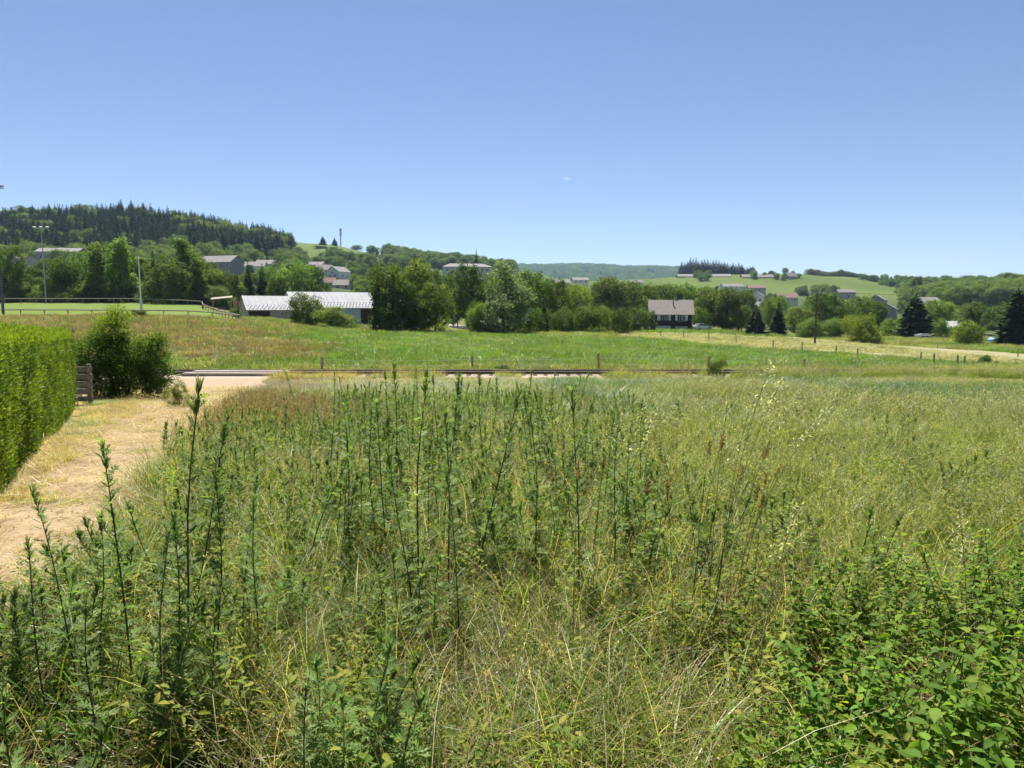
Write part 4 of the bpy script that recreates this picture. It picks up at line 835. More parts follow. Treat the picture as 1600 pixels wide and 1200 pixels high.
tl = [
 (28,150,386,40,'round0',D_,'dark broad tree right of the left edge mast'),
 (2,158,398,40,'round1',D_,'dark tree cut by the left edge of the picture'),
 (60,158,432,34,'round2',Mi,'low lighter tree between the two floodlight masts'),
 (98,152,405,40,'round3',D_,'dark tree just right of the mast with three lamps'),
 (128,152,396,42,'round1',Mi,'full round tree behind the pitch, left of the pale poplars'),
 (158,150,381,42,'column0',Li,'tall feathery tree left of the tallest one behind the pitch'),
 (193,150,370,48,'column1',Li,'tallest feathery tree behind the pitch, left of the white goal post'),
 (212,156,402,36,'round4',D_,'dark tree directly behind the white goal post'),
 (246,156,392,28,'spruce1',D_,'dark spruce right of the white goal post'),
 (274,146,410,58,'round0',Mi,'large round tree right of the goal post, in front of the poplar'),
 (240,145,436,34,'round3',Li,'small light tree at the foot of the white goal post'),
 (294,154,376,46,'column0',Mi,'tall tree behind the large round tree right of the goal post'),
 (314,150,402,30,'column1',D_,'dark slim tree left of the timber shelter'),
 (338,158,418,40,'round2',Mi,'green tree behind the timber shelter'),
 (364,160,432,40,'round4',Ye,'light yellow green tree behind the thin utility pole'),
 (392,165,408,34,'spruce2',D_,'dark spruce behind the annex roof, left one of two'),
 (414,170,412,32,'spruce0',D_,'dark spruce behind the annex roof, right one of two'),
 (460,172,406,62,'round1',Li,'big round walnut like tree behind the hall roofs'),
 (492,176,416,36,'round3',D_,'dark tree at the right shoulder of the big round tree behind the hall'),
 (438,168,430,36,'round2',Mi,'rounded tree at the left shoulder of the big round tree behind the hall'),
 (482,107,461,60,'bush0',Mi,'larger round bush in front of the metal hall'),
 (527,105,482,62,'bush1',Li,'lower spreading bush in front of the hall, beside the tree clump'),
 (370,124,481,18,'bush2',Mi,'small bush at the foot of the thin utility pole'),
 (221,86,484,28,'bush2',D_,'small dark bush in the reddish grass by the near pitch rail'),
 (614,112,404,62,'round1',Mi,'left tree of the dense tall clump beside the hall'),
 (650,114,401,70,'round4',Mi,'middle and highest tree of the dense tall clump beside the hall'),
 (680,109,443,48,'round0',Li,'lower bright tree on the right side of the dense clump'),
 (632,108,440,58,'round2',D_,'dark low tree at the front foot of the dense clump'),
 (594,110,440,34,'column1',D_,'narrow dark tree at the left side of the dense clump'),
 (740,150,412,52,'round3',D_,'dark tree behind the willow, left of it'),
 (715,158,425,40,'round1',D_,'dark tree between the dense clump and the willow'),
 (738,132,472,30,'bush0',D_,'dark rounded shrub at the lane bend left of the willow'),
 (786,112,408,88,'willow0',Mi,'silvery grey green willow in the middle of the tree belt'),
 (752,110,478,36,'bush1',Li,'pale shrub at the left foot of the willow'),
 (828,140,424,66,'round0',Mi,'broad tree directly right of the willow'),
 (862,146,432,50,'round2',Mi,'medium tree right of the broad tree beside the willow'),
 (849,118,468,26,'spruce3',Ye,'yellowish pointed cypress shrub right of the willow'),
 (833,116,480,50,'bush2',D_,'dark green shrub at the right foot of the willow'),
 (880,126,484,40,'bush0',D_,'dark clipped shrub at the left end of the long garden hedge'),
 (908,128,482,44,'bush1',D_,'second dark shrub of the garden hedge, in front of the row of trees'),
 (936,130,476,48,'bush2',Mi,'lighter shrub bulging in the middle of the garden hedge'),
 (966,134,484,40,'bush0',D_,'dark shrub at the right end of the garden hedge'),
 (993,150,484,36,'bush1',D_,'dark shrub behind the small brown shed'),
 (1012,158,484,30,'bush2',D_,'dark shrub touching the left corner of the chalet'),
 (902,185,440,46,'round1',Li,'light green tree above the left part of the garden hedge'),
 (944,190,430,58,'round4',Mi,'tallest tree above the garden hedge'),
 (978,195,438,48,'round3',Mi,'tree above the right part of the garden hedge'),
 (1012,205,446,44,'round0',Mi,'tree rising left behind the chalet roof'),
 (1040,215,442,44,'round2',Mi,'tree rising behind the middle of the chalet roof'),
 (1070,215,440,46,'round1',Li,'lighter tree rising behind the right end of the chalet roof'),
 (1104,180,450,46,'round3',Mi,'rounded tree right behind the silver car'),
 (1134,176,448,56,'round4',D_,'large dark tree between the chalet and the dark spruces'),
 (1092,168,484,24,'bush1',Mi,'shrub at the right corner of the chalet'),
 (1180,158,476,46,'spruce3',D_,'dark broad spruce left of the pair by the hay strip'),
 (1214,165,472,38,'spruce1',D_,'dark narrow spruce right of the pair by the hay strip'),
 (1158,185,478,30,'round0',Mi,'small tree left behind the pair of dark spruces'),
 (1246,175,478,38,'round2',Mi,'green tree left of the tall utility pole'),
 (1296,180,456,60,'round3',D_,'dark spreading tree behind the tall utility pole'),
 (1330,190,460,56,'round1',D_,'dark tree right behind the tall utility pole'),
 (1362,200,468,40,'round4',D_,'dark tree behind the yellow green shrub'),
 (1262,158,498,46,'bush0',Mi,'low green shrub at the foot of the tall utility pole'),
 (1300,160,500,50,'bush1',Mi,'low hedge like shrub right of the tall utility pole'),
 (1342,140,491,58,'bush2',Ye,'rounded yellow green shrub at the edge of the hay strip'),
 (1392,175,500,36,'bush1',Ye,'light shrub left of the dark cedar'),
 (1427,170,460,64,'cedar0',D_,'broad dark cedar at the right of the hay strip'),
 (1466,172,498,30,'bush2',Li,'small bright tree right of the dark cedar'),
 (1511,140,504,46,'bush0',Ye,'yellow leaved shrub left of the blue tarpaulin'),
 (1585,138,450,70,'cedar0',D_,'dark tall conifer at the right edge of the picture'),
 (1560,190,470,50,'round1',D_,'dark tree behind the blue tarpaulin'),
 (1520,200,470,50,'round4',D_,'dark tree behind the low pale roofed house'),
 (1541,74,556,20,'bush1',D_,'small dark bush in the far right grass behind the track'),
 (785,46,570,26,'bush2',D_,'dark low bush behind the railway in the middle'),
 (1120,40,560,32,'fine_bush0',D_,'tall dark weed clump in front of the railway'),
 (745,520,389,16,'spruce0',D_,'tall spruce on the skyline above the large hipped building'),
 (799,500,410,12,'spruce1',D_,'dark conifer on the skyline just right of the willow top'),
 (509,780,369,15,'spruce0',D_,'taller conifer left of the telecom mast on the green hill'),
 (527,790,371,12,'spruce2',D_,'conifer just left of the telecom mast'),
 (506,740,384,18,'round1',D_,'dark round tree below the conifers left of the telecom mast'),
 (526,720,386,18,'round3',D_,'dark tree on the slope below the telecom mast'),
 (561,820,383,16,'round0',D_,'lone round tree right of the telecom mast'),
 (586,720,383,22,'round4',D_,'tall tree on the slope right of the lone round tree'),
 (612,740,392,18,'round2',D_,'tree at the skyline above the dense clump'),
 (235,640,318,14,'spruce1',D_,'tallest single spruce standing above the wooded hill'),
 (1426,520,430,18,'round2',D_,'tree at the left end of the wooded hill on the right'),
]
for row in tl: tree(*row[:7], group=BELT if row[1] < 230 else 'trees on the far slopes')
r = mkrng(55)
for k, u in enumerate((14,44,72,84,112,142,176,206,230,262,286,306,330,350)):
    tree(u, 162+r.uniform(-4,12), (398,412,420,404,400,392,384,392,404,398,390,396,408,418)[k]+r.uniform(-4,4), r.uniform(36,50), ('round0','round2','column0','round4','round1','round3')[k%6], (Mi,D_,Li)[k%3], f'{ORD[k]} tree from the left in the back row behind the pitch', group='back row of trees behind the pitch')
# hillside village trees
def vlabel(u, d, k, tn):
    h = min(HOUSES, key=lambda q: abs(q[0]-u)+abs(q[1]-d)*.12); hn = ' '.join(h[2].split()[:6])
    for cut in (' with', ' in', ' on', ' under', ' below', ' at', ' half', ' and', ' among', ' showing', ' peeking', ' of', ' between', ' highest', ' lower', ' just', ' behind', ' above', ' left', ' right'): hn = hn.split(cut+' ')[0] if len(hn.split(cut+' ')[0].split()) > 1 else hn
    for w in (' with', ' in', ' on', ' of', ' and', ' the'): hn = hn[:-len(w)] if hn.endswith(w) else hn
    side = 'in front' if abs(u-h[0]) < 12 and d < h[1] else 'behind' if abs(u-h[0]) < 12 else 'to the left' if u < h[0] else 'to the right'
    return f"{('dark','mid green','mid green','light green')[tn]} {'narrow tree' if k[0]=='c' else 'conifer' if k[0]=='s' else 'round tree'} {side} of the {hn}".replace('behind of','behind')
r = mkrng(71); n_v = 0; vk = ['round0','round1','round2','round3','round4','column0','spruce1','spruce3']
for _ in range(3000):
    if n_v >= 230: break
    d = 215+425*r.random()**1.5; u = r.uniform(380, 1480)
    if 455 < u < 600 and d > 560: continue
    h = r.uniform(7, 13); k = vk[r.integers(0, 8)]; x, y, z = onground(u, d)
    top = 480-(z-EYE+h)/d*F
    lim = np.interp(u, [380,470,520,600,700,800,900,1000,1100,1250,1400,1480], [412,428,440,420,425,432,446,444,450,462,470,470])
    if top < lim-4 or any(abs(u-a) < 12 and d < dd for a, dd in ((525,520),(510,470),(729,500),(874,420),(1182,600),(1228,450),(344,330),(876,300),(1372,400),(1384,300),(1447,330))): continue
    tree(u, d, top, r.uniform(5,8.5)*F/d, k, (D_, Mi, Mi, Li)[tn := int(r.integers(0,4))], vlabel(u, d, k, tn), name='village_tree', group='trees among the village houses', cat='tree'); n_v += 1
# conifer stand and tree row on the right hill
for k, u in enumerate(np.linspace(1062, 1172, 26)):
    d = 900+r.uniform(-25,25); tree(u, d, np.interp(u,[1062,1078,1085,1130,1172],[410,401,406,410,418])+r.uniform(-3,3), 21, 'spruce%d'%(k%4), D_, f'{ORD[k]} dark conifer from the left in the stand on the skyline', group='conifer stand on the right skyline')
for k, u in enumerate(np.linspace(1260, 1366, 20)):
    d = 880+r.uniform(-12,12); tree(u, d, np.interp(u,[1260,1266,1285,1310,1366],[421,421,426,422,433])+r.uniform(-1.5,2), 14, 'round%d'%(k%5), D_, f'{ORD[k]} dark round tree from the left in the row on the green crest', group='tree row on the right crest')

# ---- scatter with instances: only for masses nobody could count
def scatter(name, label, pts, rot, scl, idx, group, cat):
    col = bpy.data.collections.new('plants_'+name)
    for o in group: col.objects.link(o)
    me = bpy.data.meshes.new(name); n = len(pts); me.vertices.add(n); me.vertices.foreach_set('co', np.asarray(pts, np.float32).ravel())
    for nm, ty, arr, key in (('rot','FLOAT_VECTOR',rot,'vector'),('scl','FLOAT_VECTOR',scl,'vector'),('idx','INT',idx,'value')):
        a = me.attributes.new(nm, ty, 'POINT'); a.data.foreach_set(key, np.asarray(arr, np.int32 if ty=='INT' else np.float32).ravel())
    o = bpy.data.objects.new(name, me); C.objects.link(o); tag(o, label, cat, kind='stuff')
    g = bpy.data.node_groups.new('scatter_'+name, 'GeometryNodeTree')
    g.interface.new_socket('Geometry', in_out='INPUT', socket_type='NodeSocketGeometry'); g.interface.new_socket('Geometry', in_out='OUTPUT', socket_type='NodeSocketGeometry')
    gi = g.nodes.new('NodeGroupInput'); go = g.nodes.new('NodeGroupOutput'); ip = g.nodes.new('GeometryNodeInstanceOnPoints'); ci = g.nodes.new('GeometryNodeCollectionInfo')
    ci.inputs['Collection'].default_value = col; ci.inputs['Separate Children'].default_value = True; ci.inputs['Reset Children'].default_value = True
    def na(nm, ty): x = g.nodes.new('GeometryNodeInputNamedAttribute'); x.data_type = ty; x.inputs['Name'].default_value = nm; return x.outputs['Attribute']
    er = g.nodes.new('FunctionNodeEulerToRotation'); ip.inputs['Pick Instance'].default_value = True
    L_ = g.links.new; L_(gi.outputs[0], ip.inputs['Points']); L_(ci.outputs[0], ip.inputs['Instance']); L_(na('rot','FLOAT_VECTOR'), er.inputs[0]); L_(er.outputs[0], ip.inputs['Rotation'])
    L_(na('scl','FLOAT_VECTOR'), ip.inputs['Scale']); L_(na('idx','INT'), ip.inputs['Instance Index']); L_(ip.outputs[0], go.inputs[0])
    md = o.modifiers.new('scatter', 'NODES'); md.node_group = g
    return o
def cand(r, y0, y1, dens, m=1.2, pad=1.0):
    A = .72*m*(y1*y1-y0*y0)+2*pad*(y1-y0); n = int(A*dens); y = np.sqrt(r.random(n)*(y1*y1-y0*y0)+y0*y0); x = (r.random(n)*2-1)*(.72*m*y+pad)
    return x, y
PR = np.array([(-3.4,0),(-3.2,2.2),(-2.95,3.6),(-3.1,5.4),(-3.9,8),(-5.4,12),(-6.7,16.5),(-9.2,24),(-11.0,31),(-13.0,38),(-13.7,41.2),(-13.7,200)])
PLx = np.array([(-4.8,0),(-4.8,2.2),(-4.6,3.6),(-4.6,5.4),(-5.6,8),(-7.6,12),(-9.3,16.5),(-12.4,24),(-16.2,31),(-19.2,38),(-19.8,43),(-19.8,200)])
def xr(y): return np.interp(y, PR[:,1], PR[:,0])
def xl(y): return np.interp(y, PLx[:,1], PLx[:,0])
def place(name, label, x, y, mask, key, r, s=(.8,1.25), cat='grass', hmul=None, tilt=.10, wind=0.0):
    x, y = x[mask], y[mask]; n = len(x)
    if not n: return
    sc = r.uniform(s[0], s[1], (n, 1))*np.ones((n, 3))
    if hmul is not None: sc[:, 2] *= hmul[mask]
    rot = np.stack([r.normal(0,tilt,n), r.normal(0,tilt,n)+wind, r.random(n)*6.283], -1)
    if wind: rot[:,2] = r.normal(0,.5,n)
    scatter(name, label, np.stack([x,y,gz(x,y)],-1), rot, sc, r.integers(0,len(protos[key]),n), protos[key], cat)

r = mkrng(900)
# --- near field 1.0 - 11.5 m
def near(r, dens): 
    x, y = cand(r, 1.0, 11.5, dens, 1.22, .8); ok = x > xr(y)-.05+(vnoise(x,y,.7,8)-.5)*.6
    nA = vnoise(x, y, 1.1, 11); nB = vnoise(x, y, .5, 12); nC = vnoise(x, y, 2.2, 13)
    right = sstep(.10, .45, (x-.24*y-.02)/1.0 + (nA-.5)*.5)*(1-sstep(3.4, 4.4, y+(nB-.5)))     # leafy weeds, lower right
    mugz = sstep(4.0, 5.2, y+(nA-.5)*1.5)*(1-sstep(1.4,2.2, x+(nA-.5)))*sstep(-.2,.5,x-xr(y))  # mugwort field
    mugl = (1-sstep(.2,.9,x+.9+(y-2)*.25+(nA-.5)))*(y < 4.5)
    dry = sstep(.45,.62,nC+.16*(1-np.clip(np.abs(x-.7)/1.5,0,1)))
    return x, y, ok, nA, nB, right, mugz, mugl, dry
x, y, ok, nA, nB, right, mugz, mugl, dry = near(r, 15); p = r.random(len(x)); place('nettle_patch', 'leafy green nettles and weeds filling the lower right corner', x, y, ok & (p < right*.6), 'nettle', r, (.6,1.0), 'nettles')
x, y, ok, nA, nB, right, mugz, mugl, dry = near(r, 13); p = r.random(len(x)); place('young_mugwort', 'low leafy mugwort growing between the grasses', x, y, ok & (p < .05+.62*mugz+.35*mugl) & (right < .4), 'young_mugwort', r, (.55,1.0), 'weeds')
x, y, ok, nA, nB, right, mugz, mugl, dry = near(r, 9); p = r.random(len(x)); isd = p < .5*dry+.03; hm = .7+.5*nA
panz = sstep(4,6,y)*sstep(.8,1.8,x)
place('dry_grass', 'dry straw coloured bents in the foreground', x, y, ok & isd & (panz < .5), 'dry_grass', r, (.8,1.15), 'grass', hm, .12)
place('fine_grass', 'fine green and olive grass in the foreground', x, y, ok & ~isd & (r.random(len(x)) > panz*.5), 'fine_grass', r, (.8,1.15), 'grass', hm, .12)
x, y, ok, nA, nB, right, mugz, mugl, dry = near(r, 5); panz = sstep(3.6,5.5,y)*sstep(.7,1.7,x)
place('panicle_grass', 'tall grass with pale feathery heads right of the mugwort', x, y, ok & (r.random(len(x)) < panz+.05) & (y > 3), 'panicle_grass', r, (.8,1.15), 'grass', None, .12)
place('broad_grass', 'broad arching green grass blades in the foreground', x, y, ok & (nA > .5) & (r.random(len(x)) < .6), 'broad_grass', r, (.65,1.0), 'grass', None, .15)
x, y, ok, nA, nB, right, mugz, mugl, dry = near(r, 16); place('leafy_forbs', 'small yellow green leafy herbs scattered in the grass', x, y, ok & (nB > .45), 'forb', r, (.6,1.1), 'weeds')
# --- middle 10.5 - 41 m
x, y = cand(r, 10.5, 40.6, 11, 1.15, 1.0); u = uof(x, y); ok = x > xr(y)+.15+(vnoise(x,y,1.5,8)-.5)*1.0; nA = vnoise(x,y,3.0,21); nB = vnoise(x,y,7,22); p = r.random(len(x))
redz = (1-sstep(1.5,5.0,x-xr(y)+(nA-.5)*3.5))*.85; palez = sstep(1,7,x-.05*y+(nB-.5)*6)*.62; dryz = sstep(33,38,y+(nA-.5)*5)*.85 + .12
isr = ok & (p < redz); isd = ok & ~isr & (r.random(len(x)) < dryz*.6); isp = ok & ~isr & ~isd & (r.random(len(x)) < palez*sstep(.42,.62,nA)*1.3+.03); isg = ok & ~isr & ~isd & ~isp
low = np.interp(y,[10,18,28,35,41],[.95,.80,.56,.36,.25])*(.5+.55*nB+.55*nA)
place('reddish_grass', 'reddish brown grass beside the straw path', x, y, isr, 'mid_red', r, (.8,1.2), 'grass', low)
place('dry_meadow_grass', 'dry yellow grass in front of the railway', x, y, isd, 'mid_dry', r, (.8,1.2), 'grass', low)
place('silky_grass', 'silky pale headed grass swaying on the right side of the meadow', x, y, isp, 'mid_pale', r, (.8,1.25), 'grass', low, .12, .12)
place('meadow_grass', 'green meadow grass between the camera and the railway', x, y, isg, 'mid_green', r, (.8,1.25), 'grass', low, .12, .06)
x, y = cand(r, 11, 38, 3, 1.15, 1); nA = vnoise(x,y,4.5,35); place('tall_green_grass', 'darker green tall grass clumps on the right of the meadow', x, y, (x > .06*y) & ((nA > .58) | ((y > 25) & (y < 33) & (x > .33*y) & (x < .62*y) & (nA > .3))), 'mid_fresh', r, (.9,1.25), 'grass', np.interp(y,[11,22,38],[.85,.85,.6]))
x, y = cand(r, 9.5, 19, 2.6, 1.0, 0); ok = (x > xr(y)+2.4) & (x < 2.6+(vnoise(x,y,2,31)-.5)*4) & (vnoise(x,y,1.6,32) > .30)
place('mugwort_mass', 'distant leafy mugwort massed left of centre', x, y, ok, 'young_mugwort', r, (.75,1.15), 'weeds')
x, y = cand(r, 39.2, 42.0, 5, 1.1, 1); u = uof(x, y); nA = vnoise(x,y,2.2,71); ok = (x > -13.4) & ((nA > .62) | (u > 1150) | (u < 560)) & (r.random(len(x)) < np.where((u > 1130) | (u < 560), .9, .55))
place('trackside_grass', 'dry yellow grass growing up against the railway', x, y, ok & (u < 1150), 'mid_dry', r, (.8,1.2), 'grass', (.7+.7*nA))
place('trackside_pale_grass', 'soft tall grass hiding the right end of the railway', x, y, ok & (u >= 1150), 'mid_pale', r, (.9,1.2), 'grass', (.75+.4*nA))
place('trackside_green_grass', 'green tufts growing up against the railway', x, y, ok & (nA > .6), 'mid_green', r, (.8,1.2), 'grass', .6+.6*nA)
# --- beyond the railway
x, y = cand(r, 46.3, 112, 1.7, 1.1, 2); u = uof(x, y); nA = vnoise(x,y,9,41); nB = vnoise(x,y,4,42)
hay = np.interp(x, HAY_LO[:,0], HAY_LO[:,1], left=400, right=HAY_LO[-1,1]); ok = (y < hay+.5) & ~((u < 385) & (y > 88.5)) & (y < np.interp(u,[0,400,460,560,1000],[88,92,108,109,112]))
pr = (1-sstep(380,560,u+130*(nA-.5)))*sstep(48,55,y); pp = .05+.65*(1-sstep(47,51,y+3*(nB-.5))) + .35*sstep(100,108,y)
isr = ok & (r.random(len(x)) < pr*.8); isp = ok & ~isr & (r.random(len(x)) < pp); isg = ok & ~isr & ~isp
place('reddish_field_grass', 'reddish flowering grass on the left of the field beyond the railway', x, y, isr, 'far_red', r, (.8,1.2), 'grass', .7+.6*nB)
place('pale_field_grass', 'pale dry grass along the far side of the railway', x, y, isp, 'far_pale', r, (.8,1.2), 'grass', .7+.6*nB)
place('green_field_grass', 'green grass of the flat field beyond the railway', x, y, isg, 'far_green', r, (.8,1.2), 'grass', .6+.6*nB)
x, y = cand(r, 108, 172, .35, 1.1, 2); u = uof(x, y); nA = vnoise(x,y,9,44); hu = np.interp(x, HAY_UP[:,0], HAY_UP[:,1], left=100, right=HAY_UP[-1,1])
ok = (u > 380) & (y > hu+1.0) & ~((u > 690) & (u < 756) & (y > 120)); isp = ok & (nA > .5)
place('rough_verge_grass', 'rough pale grass between the field and the trees', x, y, isp, 'far_pale', r, (1.0,1.6), 'grass'); place('rough_green_grass', 'rough green grass at the feet of the trees', x, y, ok & ~isp, 'far_green', r, (1.0,1.6), 'grass')
x, y = cand(r, 70, 150, 1.6, 1.1, 2); inh = (y > np.interp(x, HAY_LO[:,0], HAY_LO[:,1], left=400, right=400)) & (y < np.interp(x, HAY_UP[:,0], HAY_UP[:,1], left=0, right=0)); nA = vnoise(x*.35, y, 1.6, 47)
place('hay_stubble', 'cut hay lying in pale swaths on the mown strip', x, y, inh & (nA > .36), 'far_hay', r, (.7,1.1), 'hay', .7+.9*nA, .1)
nB = vnoise(x*.22, y, 1.5, 48); place('hay_regrowth', 'green regrowth showing between the hay swaths', x, y, inh & (nB > .70) & (r.random(len(x)) < .6), 'far_pale', r, (.6,1.0), 'grass', .5+.4*nB)
# --- verge and path
x, y = cand(r, 3, 33, 9, 1.2, 0); ok = (x < xl(y)+.25) & (x > -.62*y-1.0) & (x > -1.55-.545*(y)+.2); nA = vnoise(x,y,1.3,51); 
place('verge_grass', 'short dry grass between the hedge and the path', x, y, ok & (nA > .42), 'mid_dry', r, (.35,.6), 'grass', .35+.5*nA); place('verge_green_grass', 'short green grass between the hedge and the path', x, y, ok & (nA <= .40), 'mid_green', r, (.35,.6), 'grass', .35+.4*nA)
x, y = cand(r, 2, 34, 9, 1.2, 1.0); ok = (x > xl(y)-.3) & (x < xr(y)+.2)
nA = vnoise(x,y,.9,53); place('path_dry_tufts', 'dry tufts breaking up the straw path', x, y, ok & (nA > .5) & (r.random(len(x)) < .5), 'mid_dry', r, (.3,.6), 'grass', .25+.3*nA)
place('straw_litter', 'loose straw lying on the path', x, y, ok, 'straw', r, (.7,1.2), 'straw')
nA = vnoise(x,y,1.4,52); place('path_grass', 'short tufts growing through the straw path', x, y, ok & (nA > .56) & (r.random(len(x)) < .5), 'mid_green', r, (.25,.5), 'grass', .4+0*x)
# --- woods
def wood(name, label, n, u0, u1, d0, d1, key_w, hrange, r, cond=None):
    ks = [k for k, _ in key_w]; pw = np.array([w for _, w in key_w]); obs = []
    for k in ks:
        me = TREES[k][0]; o = bpy.data.objects.new('wood_%s_%s' % (name, k), me); obs.append(o)
    obs_s = sorted(range(len(ks)), key=lambda i: obs[i].name); rank = np.argsort(obs_s)
    d = np.sqrt(r.uniform(d0*d0, d1*d1, n)); uu = r.uniform(u0, u1, n)
    if cond is not None: kp = cond(uu, d); d, uu = d[kp], uu[kp]
    n = len(d); xx = (uu-800)/F*d; ki = r.choice(len(ks), n, p=pw/pw.sum()); Hs = np.array([TREES[k][2] for k in ks])
    s = r.uniform(hrange[0], hrange[1], n)/Hs[ki]; sc = np.stack([s*r.uniform(.95,1.45,n), s*r.uniform(.95,1.45,n), s], -1)
    scatter(name, label, np.stack([xx, d, gz(xx, d)-.3], -1), np.stack([0*d, 0*d, r.random(n)*6.28], -1), sc, rank[ki], obs, 'wood')
r = mkrng(950)
SP = [('spruce0',1),('spruce1',1),('spruce2',1),('spruce3',1)]
def up_edge(uu, d): return d > np.interp(uu, [-200,0,200,330,400,470], [400,410,440,450,520,600])
obs_b = None
wood('pitch_understorey', 'low dark bushes filling the feet of the trees behind the pitch', 420, -120, 372, 149, 185, [('bush0',1),('bush1',1),('bush2',1)], (2.2,4.5), r)
wood('conifer_wood', 'dark conifer wood covering the hill on the left', 2300, -160, 462, 430, 690, SP+[('round2',.08)], (12,20), r, up_edge)
wood('slope_trees', 'mixed broadleaf trees along the lower edge of the conifer wood', 330, -160, 480, 300, 500, [('round0',1),('round1',1),('round3',1),('spruce1',.5)], (8,13), r, lambda uu, d: (np.abs(uu-344) > 34) & (np.abs(uu-405) > 32) | (d > 430))
wood('ridge_wood', 'mixed wood along the ridge above the village', 300, 600, 800, 640, 850, [('round0',1),('round4',1),('spruce1',.8),('spruce3',.6)], (8,13), r, lambda uu, d: d > np.interp(uu,[600,800],[700,640]))
wood('right_wood', 'broadleaf wood on the hill at the right', 900, 1415, 1800, 380, 640, [('round0',1),('round1',1),('round3',1),('round4',1),('spruce2',.15)], (9,14), r, lambda uu, d: d > np.interp(uu,[1415,1470,1800],[520,400,380]))
wood('far_wood', 'hazy blue wooded ridge on the horizon', 4600, 690, 1150, 1700, 4050, SP+[('round1',2),('round3',2)], (18,30), r)
wood('slope_hedgerows', 'dark hedgerows between the fields on the right slope', 420, 940, 1430, 600, 830, [('round0',1),('round2',1),('round4',1)], (4.5,8.5), r, lambda uu, d: vnoise(uu, d*.55, 42, 61) > .60)
wood('slope_copse', 'loose copses on the slope below the green hilltop', 320, 440, 640, 500, 740, [('round0',1),('round1',1),('round3',1),('spruce1',.4)], (7,12), r, lambda uu, d: (vnoise(uu, d*.5, 30, 64) > .45) & (d < np.interp(uu,[440,470,600,640],[740,640,640,740])) & ((np.abs(uu-518) > 32) | (d > 540)))

